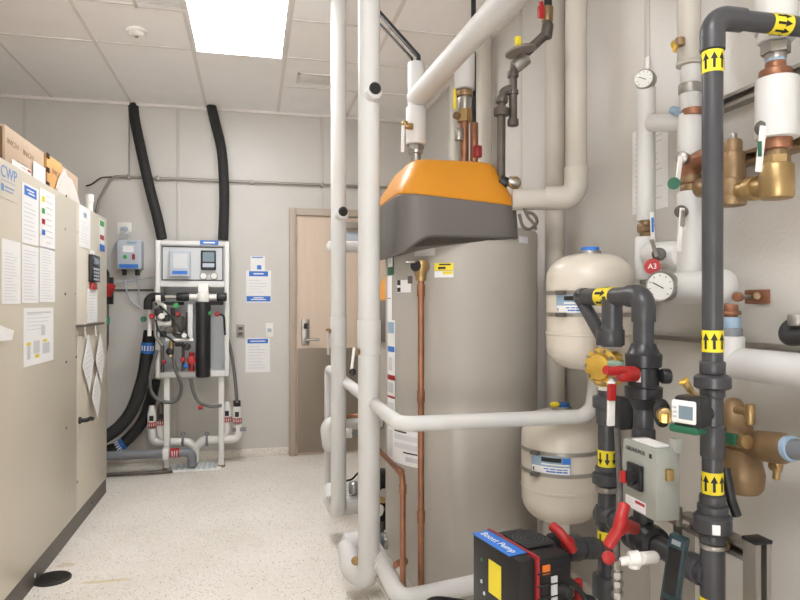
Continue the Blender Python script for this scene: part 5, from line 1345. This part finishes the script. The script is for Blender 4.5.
# big horizontal with gauge
t = thing('insulated_pipe', 'fat short white insulated pipe along the right wall with a dial gauge', 'pipe', WX(735, 305, 1.37))
a, b_ = WX(673, 287, 1.37), WX(724, 287, 1.37); zc_ = 1.397
MB().tube([V(1.37, a.y, zc_), V(1.37, b_.y, zc_)], .052, .05, 26, dome=True).build('jacket', M_white, t)
gauge(WX(664.5, 286.5, 1.31), (-.86, -.51, 0), .052, 'larger round dial gauge at the left end of the fat white pipe')
t = thing('copper_fitting', 'copper, blue and grey reducer stack under the fat white pipe', 'fitting', WX(731, 345, 1.37))
vcyl(731, 304, 318, 13, 1.37).build('copper_part', M_copper, t); vcyl(731, 311, 315, 19, 1.37).build('copper_ring', M_copper, t); vcyl(731, 317, 330, 18, 1.37).build('blue_part', M_lblue, t); vcyl(731, 328, 338, 21, 1.37).build('grey_reducer', M_gpvc, t)
vcyl(730, 336, 372, 27, 1.37).build('white_boot', M_white, t)
t = thing('pipe_hanger', 'copper wall plate with rod clamped to the pipe near the dark riser', 'hanger', WX(757, 302, 1.49))
a, b_ = WX(745.5, 290, 1.494), WX(769, 302, 1.494)
MB().bx(1.49, 1.499, a.y, b_.y, b_.z - .005, a.z, .002).build('wall_plate', M_copper, t)
a = WX(752, 297, 1.49); MB().cyl(a, WX(737, 297, 1.39), .006).build('rod', M_alu, t); MB().rcyl(WX(740, 297, 1.40), WX(736, 297, 1.38), .014).build('clamp_ear', M_copper, t)
MB().rcyl(WX(757, 296, 1.495), WX(757, 296, 1.478), .012).build('bolt', M_brass2, t)
# big horizontal pipe to the right edge
y_a = WX(722, 366, 1.38).y
pipe([(1.38, y_a, 1.172), (1.38, .85, 1.172)], .046, 'fat white insulated pipe running out of the picture at right edge')
t = thing('rubber_elbow', 'black rubber insulated elbow at the right edge above the white pipe', 'pipe', WX(792, 346, 1.40))
MB().tube([WX(812, 337, 1.37), WX(786, 338, 1.37), WX(789, 326, 1.38), WX(812, 324, 1.40)], .021, .03).build('elbow', M_rub, t); MB().rcyl(WX(797, 326, 1.38), WX(797, 314, 1.38), .022).build('nipple', M_alu, t)
# strut rails on the wall
def rail(za_, y0, y1, m, label):
    f = MB(); f.bx(XW - .003, XW - .001, y0, y1, za_ - .02, za_ + .02).bx(XW - .04, XW - .001, y0, y1, za_ + .018, za_ + .0205).bx(XW - .04, XW - .001, y0, y1, za_ - .0205, za_ - .018).bx(XW - .041, XW - .039, y0, y1, za_ + .009, za_ + .02).bx(XW - .041, XW - .039, y0, y1, za_ - .02, za_ - .009)
    solo(f, 'strut_rail', m, label, 'rail')
rail(1.985, .9, 2.0, M_alu, 'upper dark strut rail on the right wall behind the dark riser')
rail(1.79, .9, 2.02, M_brass2, 'copper toned strut rail on the wall behind the brass strainer')
solo(MB().bx(XW - .03, XW - .001, .9, 2.45, 1.213, 1.229, .002), 'strut_rail', M_alu, 'lower slim grey rail on the wall above the fat white pipe', 'rail')
# instruction sheet on right wall
a, b_ = WX(632.5, 133, 1.498), WX(668, 150, 1.498)
h_ = WX(632.5, 133, 1.498).z - WX(632.5, 215, 1.498).z
M = frame(V(1.499, a.y, a.z - h_), (0, -1, 0), (0, 0, 1))
sheet('notice', 'printed sheet on the right wall behind the slim gauge pipe', (M, a.y - b_.y, h_), tl(.06, .9, 14, .08, .92), [('header_box', M_blue, [(.78, .92, .95, .97)])])
# right top stack
XT = 1.365
t = thing('jacketed_valve', 'white jacketed valve hanging under steel union at upper right corner', 'valve', WX(776, 150, XT))
q = WX(776, 28, XT); MB().rcyl(V(q.x, q.y, WX(776, 33, XT).z), V(q.x, q.y, ZC), .052).build('upper_jacket', M_white, t)
vcyl(776, 26, 42, 34, XT).build('jacket_cone', M_white, t)
q = WX(775.5, 48, XT); MB().hexn(V(q.x, q.y, WX(776, 54, XT).z), V(q.x, q.y, WX(776, 44, XT).z), .037).build('hex_union', M_steel, t)
vcyl(775.5, 53, 60, 20, XT).build('steel_nipple', M_steel, t); vcyl(775.5, 58, 63, 19, XT).build('blue_ring', M_lblue, t); vcyl(775.5, 62, 73, 19, XT).build('copper_adapter', M_copper, t); vcyl(775.5, 70, 80, 30, XT).build('copper_flange', M_copper, t)
vcyl(777, 79, 139, 40, XT).build('jacket', M_white, t); vcyl(777, 138, 150, 27, XT).build('copper_flange', M_copper, t)
q = WX(763, 127, 1.31); MB().lathe(q + V(.02, .02, 0), (-.7, -.7, 0), [(0, .02), (.02, .021), (.028, .012)]).build('stem_nut', M_kick, t)
lv = lever(q + V(-.008, -.01, .0), (-.05, .09, -1), .12, .019, M_pvcw, t); MB().box(q + V(-.0165, -.007, -.06), (.009, .006, .04), .001).build('green_print', M_green, lv)
t = thing('brass_strainer', 'golden brass strainer cup hanging under the jacketed valve', 'strainer', WX(776, 198, XT))
vcyl(777, 148, 158, 20, XT).build('thread', M_brass2, t); q = WX(777, 160, XT); MB().hexn(V(q.x, q.y, WX(777, 166, XT).z), V(q.x, q.y, WX(777, 156, XT).z), .033).build('hex_nut', M_brass, t)
vcyl(776.5, 164, 199, 32, XT, .008).build('cup', M_brass, t)
t = thing('pressure_reducer', 'bronze pressure reducing valve with domed cap right of dark riser', 'valve', WX(733, 206, XT))
vcyl(733, 133, 142, 8, XT).build('adjusting_screw', M_steel, t); vcyl(733, 139, 158, 17, XT, .01).build('bell_cap', M_brass2, t); vcyl(733, 152, 181, 23, XT, .008).build('bonnet', M_brass2, t); vcyl(732, 178, 198, 30, XT, .015).build('body', M_brass2, t); vcyl(731, 194, 206, 28, XT).build('bottom_plug', M_brass2, t)
MB().cyl(WX(740, 190, XT), WX(770, 186, XT), .026).build('side_neck', M_brass, t); MB().rcyl(WX(749, 189, XT), WX(757, 188, XT), .034).build('neck_ring', M_brass, t)
MB().rcyl(WX(700, 188, XT), WX(726, 188, XT), .03).build('side_neck', M_brass2, t)
# backflow preventer
t = thing('backflow_preventer', 'large bronze backflow preventer on the wall right of flow meter', 'valve', WX(742, 495, 1.35))
XB = 1.36
a, b_ = WX(722, 441, XB), WX(782, 448, XB)
MB().cyl(a, b_, .032).build('barrel', M_brass2, t); MB().lathe(WX(754, 445, XB), (b_ - a), [(0, .03), (.02, .042), (.10, .042), (.13, .03)]).build('barrel_bulge', M_brass2, t)
q = WX(737, 440, XB); top = WX(733, 398, XB); MB().lathe(q, top - q, [(0, .05), (.06, .042), (.09, .035), (.115, .02), (.12, .008)]).build('check_dome', M_brass2, t)
q = WX(742, 470, XB); MB().lathe(V(q.x, q.y, WX(742, 494, XB).z), (0, 0, 1), [(0, .02), (.006, .045), (.02, .056), (.06, .06), (.10, .05), (.13, .04)], 30).build('relief_bell', M_brass2, t)
MB().rcyl(WX(783, 448, XB), WX(794, 449, XB), .0335).build('blue_ring', M_lblue, t); MB().cyl(WX(789, 449, XB), WX(840, 452, XB), .027).build('grey_pipe', M_gpvc, t)
q = WX(729, 438, 1.28); MB().box(q, (.02, .055, .03), .005).build('green_handle', M_green, t); MB().rcyl(WX(738, 440, 1.30), WX(748, 442, 1.30), .02).build('handle_hub', M_brass, t)
MB().rcyl(WX(735, 410, 1.30), WX(752, 412, 1.30), .010).build('test_cock', M_brass, t); MB().rcyl(WX(750, 404, 1.30), WX(750, 425, 1.30), .013).build('test_cock', M_brass, t)
fl = MB().lathe(WX(728, 431, XB), top - WX(737, 440, XB), [(0, .052), (.004, .056), (.014, .056), (.018, .05)], 26).build('cover_flange', M_brass, t)
for k in range(6):
    an = k*math.pi/3; e = WX(728, 431, XB) + V(math.cos(an)*.03 - .02, math.sin(an)*.046, .004); MB().hexn(e, e + V(0, 0, .026), .007).build('bolt', M_brass2, fl)
MB().rcyl(WX(777, 457, XB), WX(777, 472, XB), .012).build('drain_cock', M_brass, t); MB().rcyl(WX(771, 466, XB), WX(780, 466, XB), .012).build('drain_cock', M_brass, t); MB().cyl(WX(777, 470, XB), WX(776, 479, XB), .009).build('cock_spout', M_brass, t)
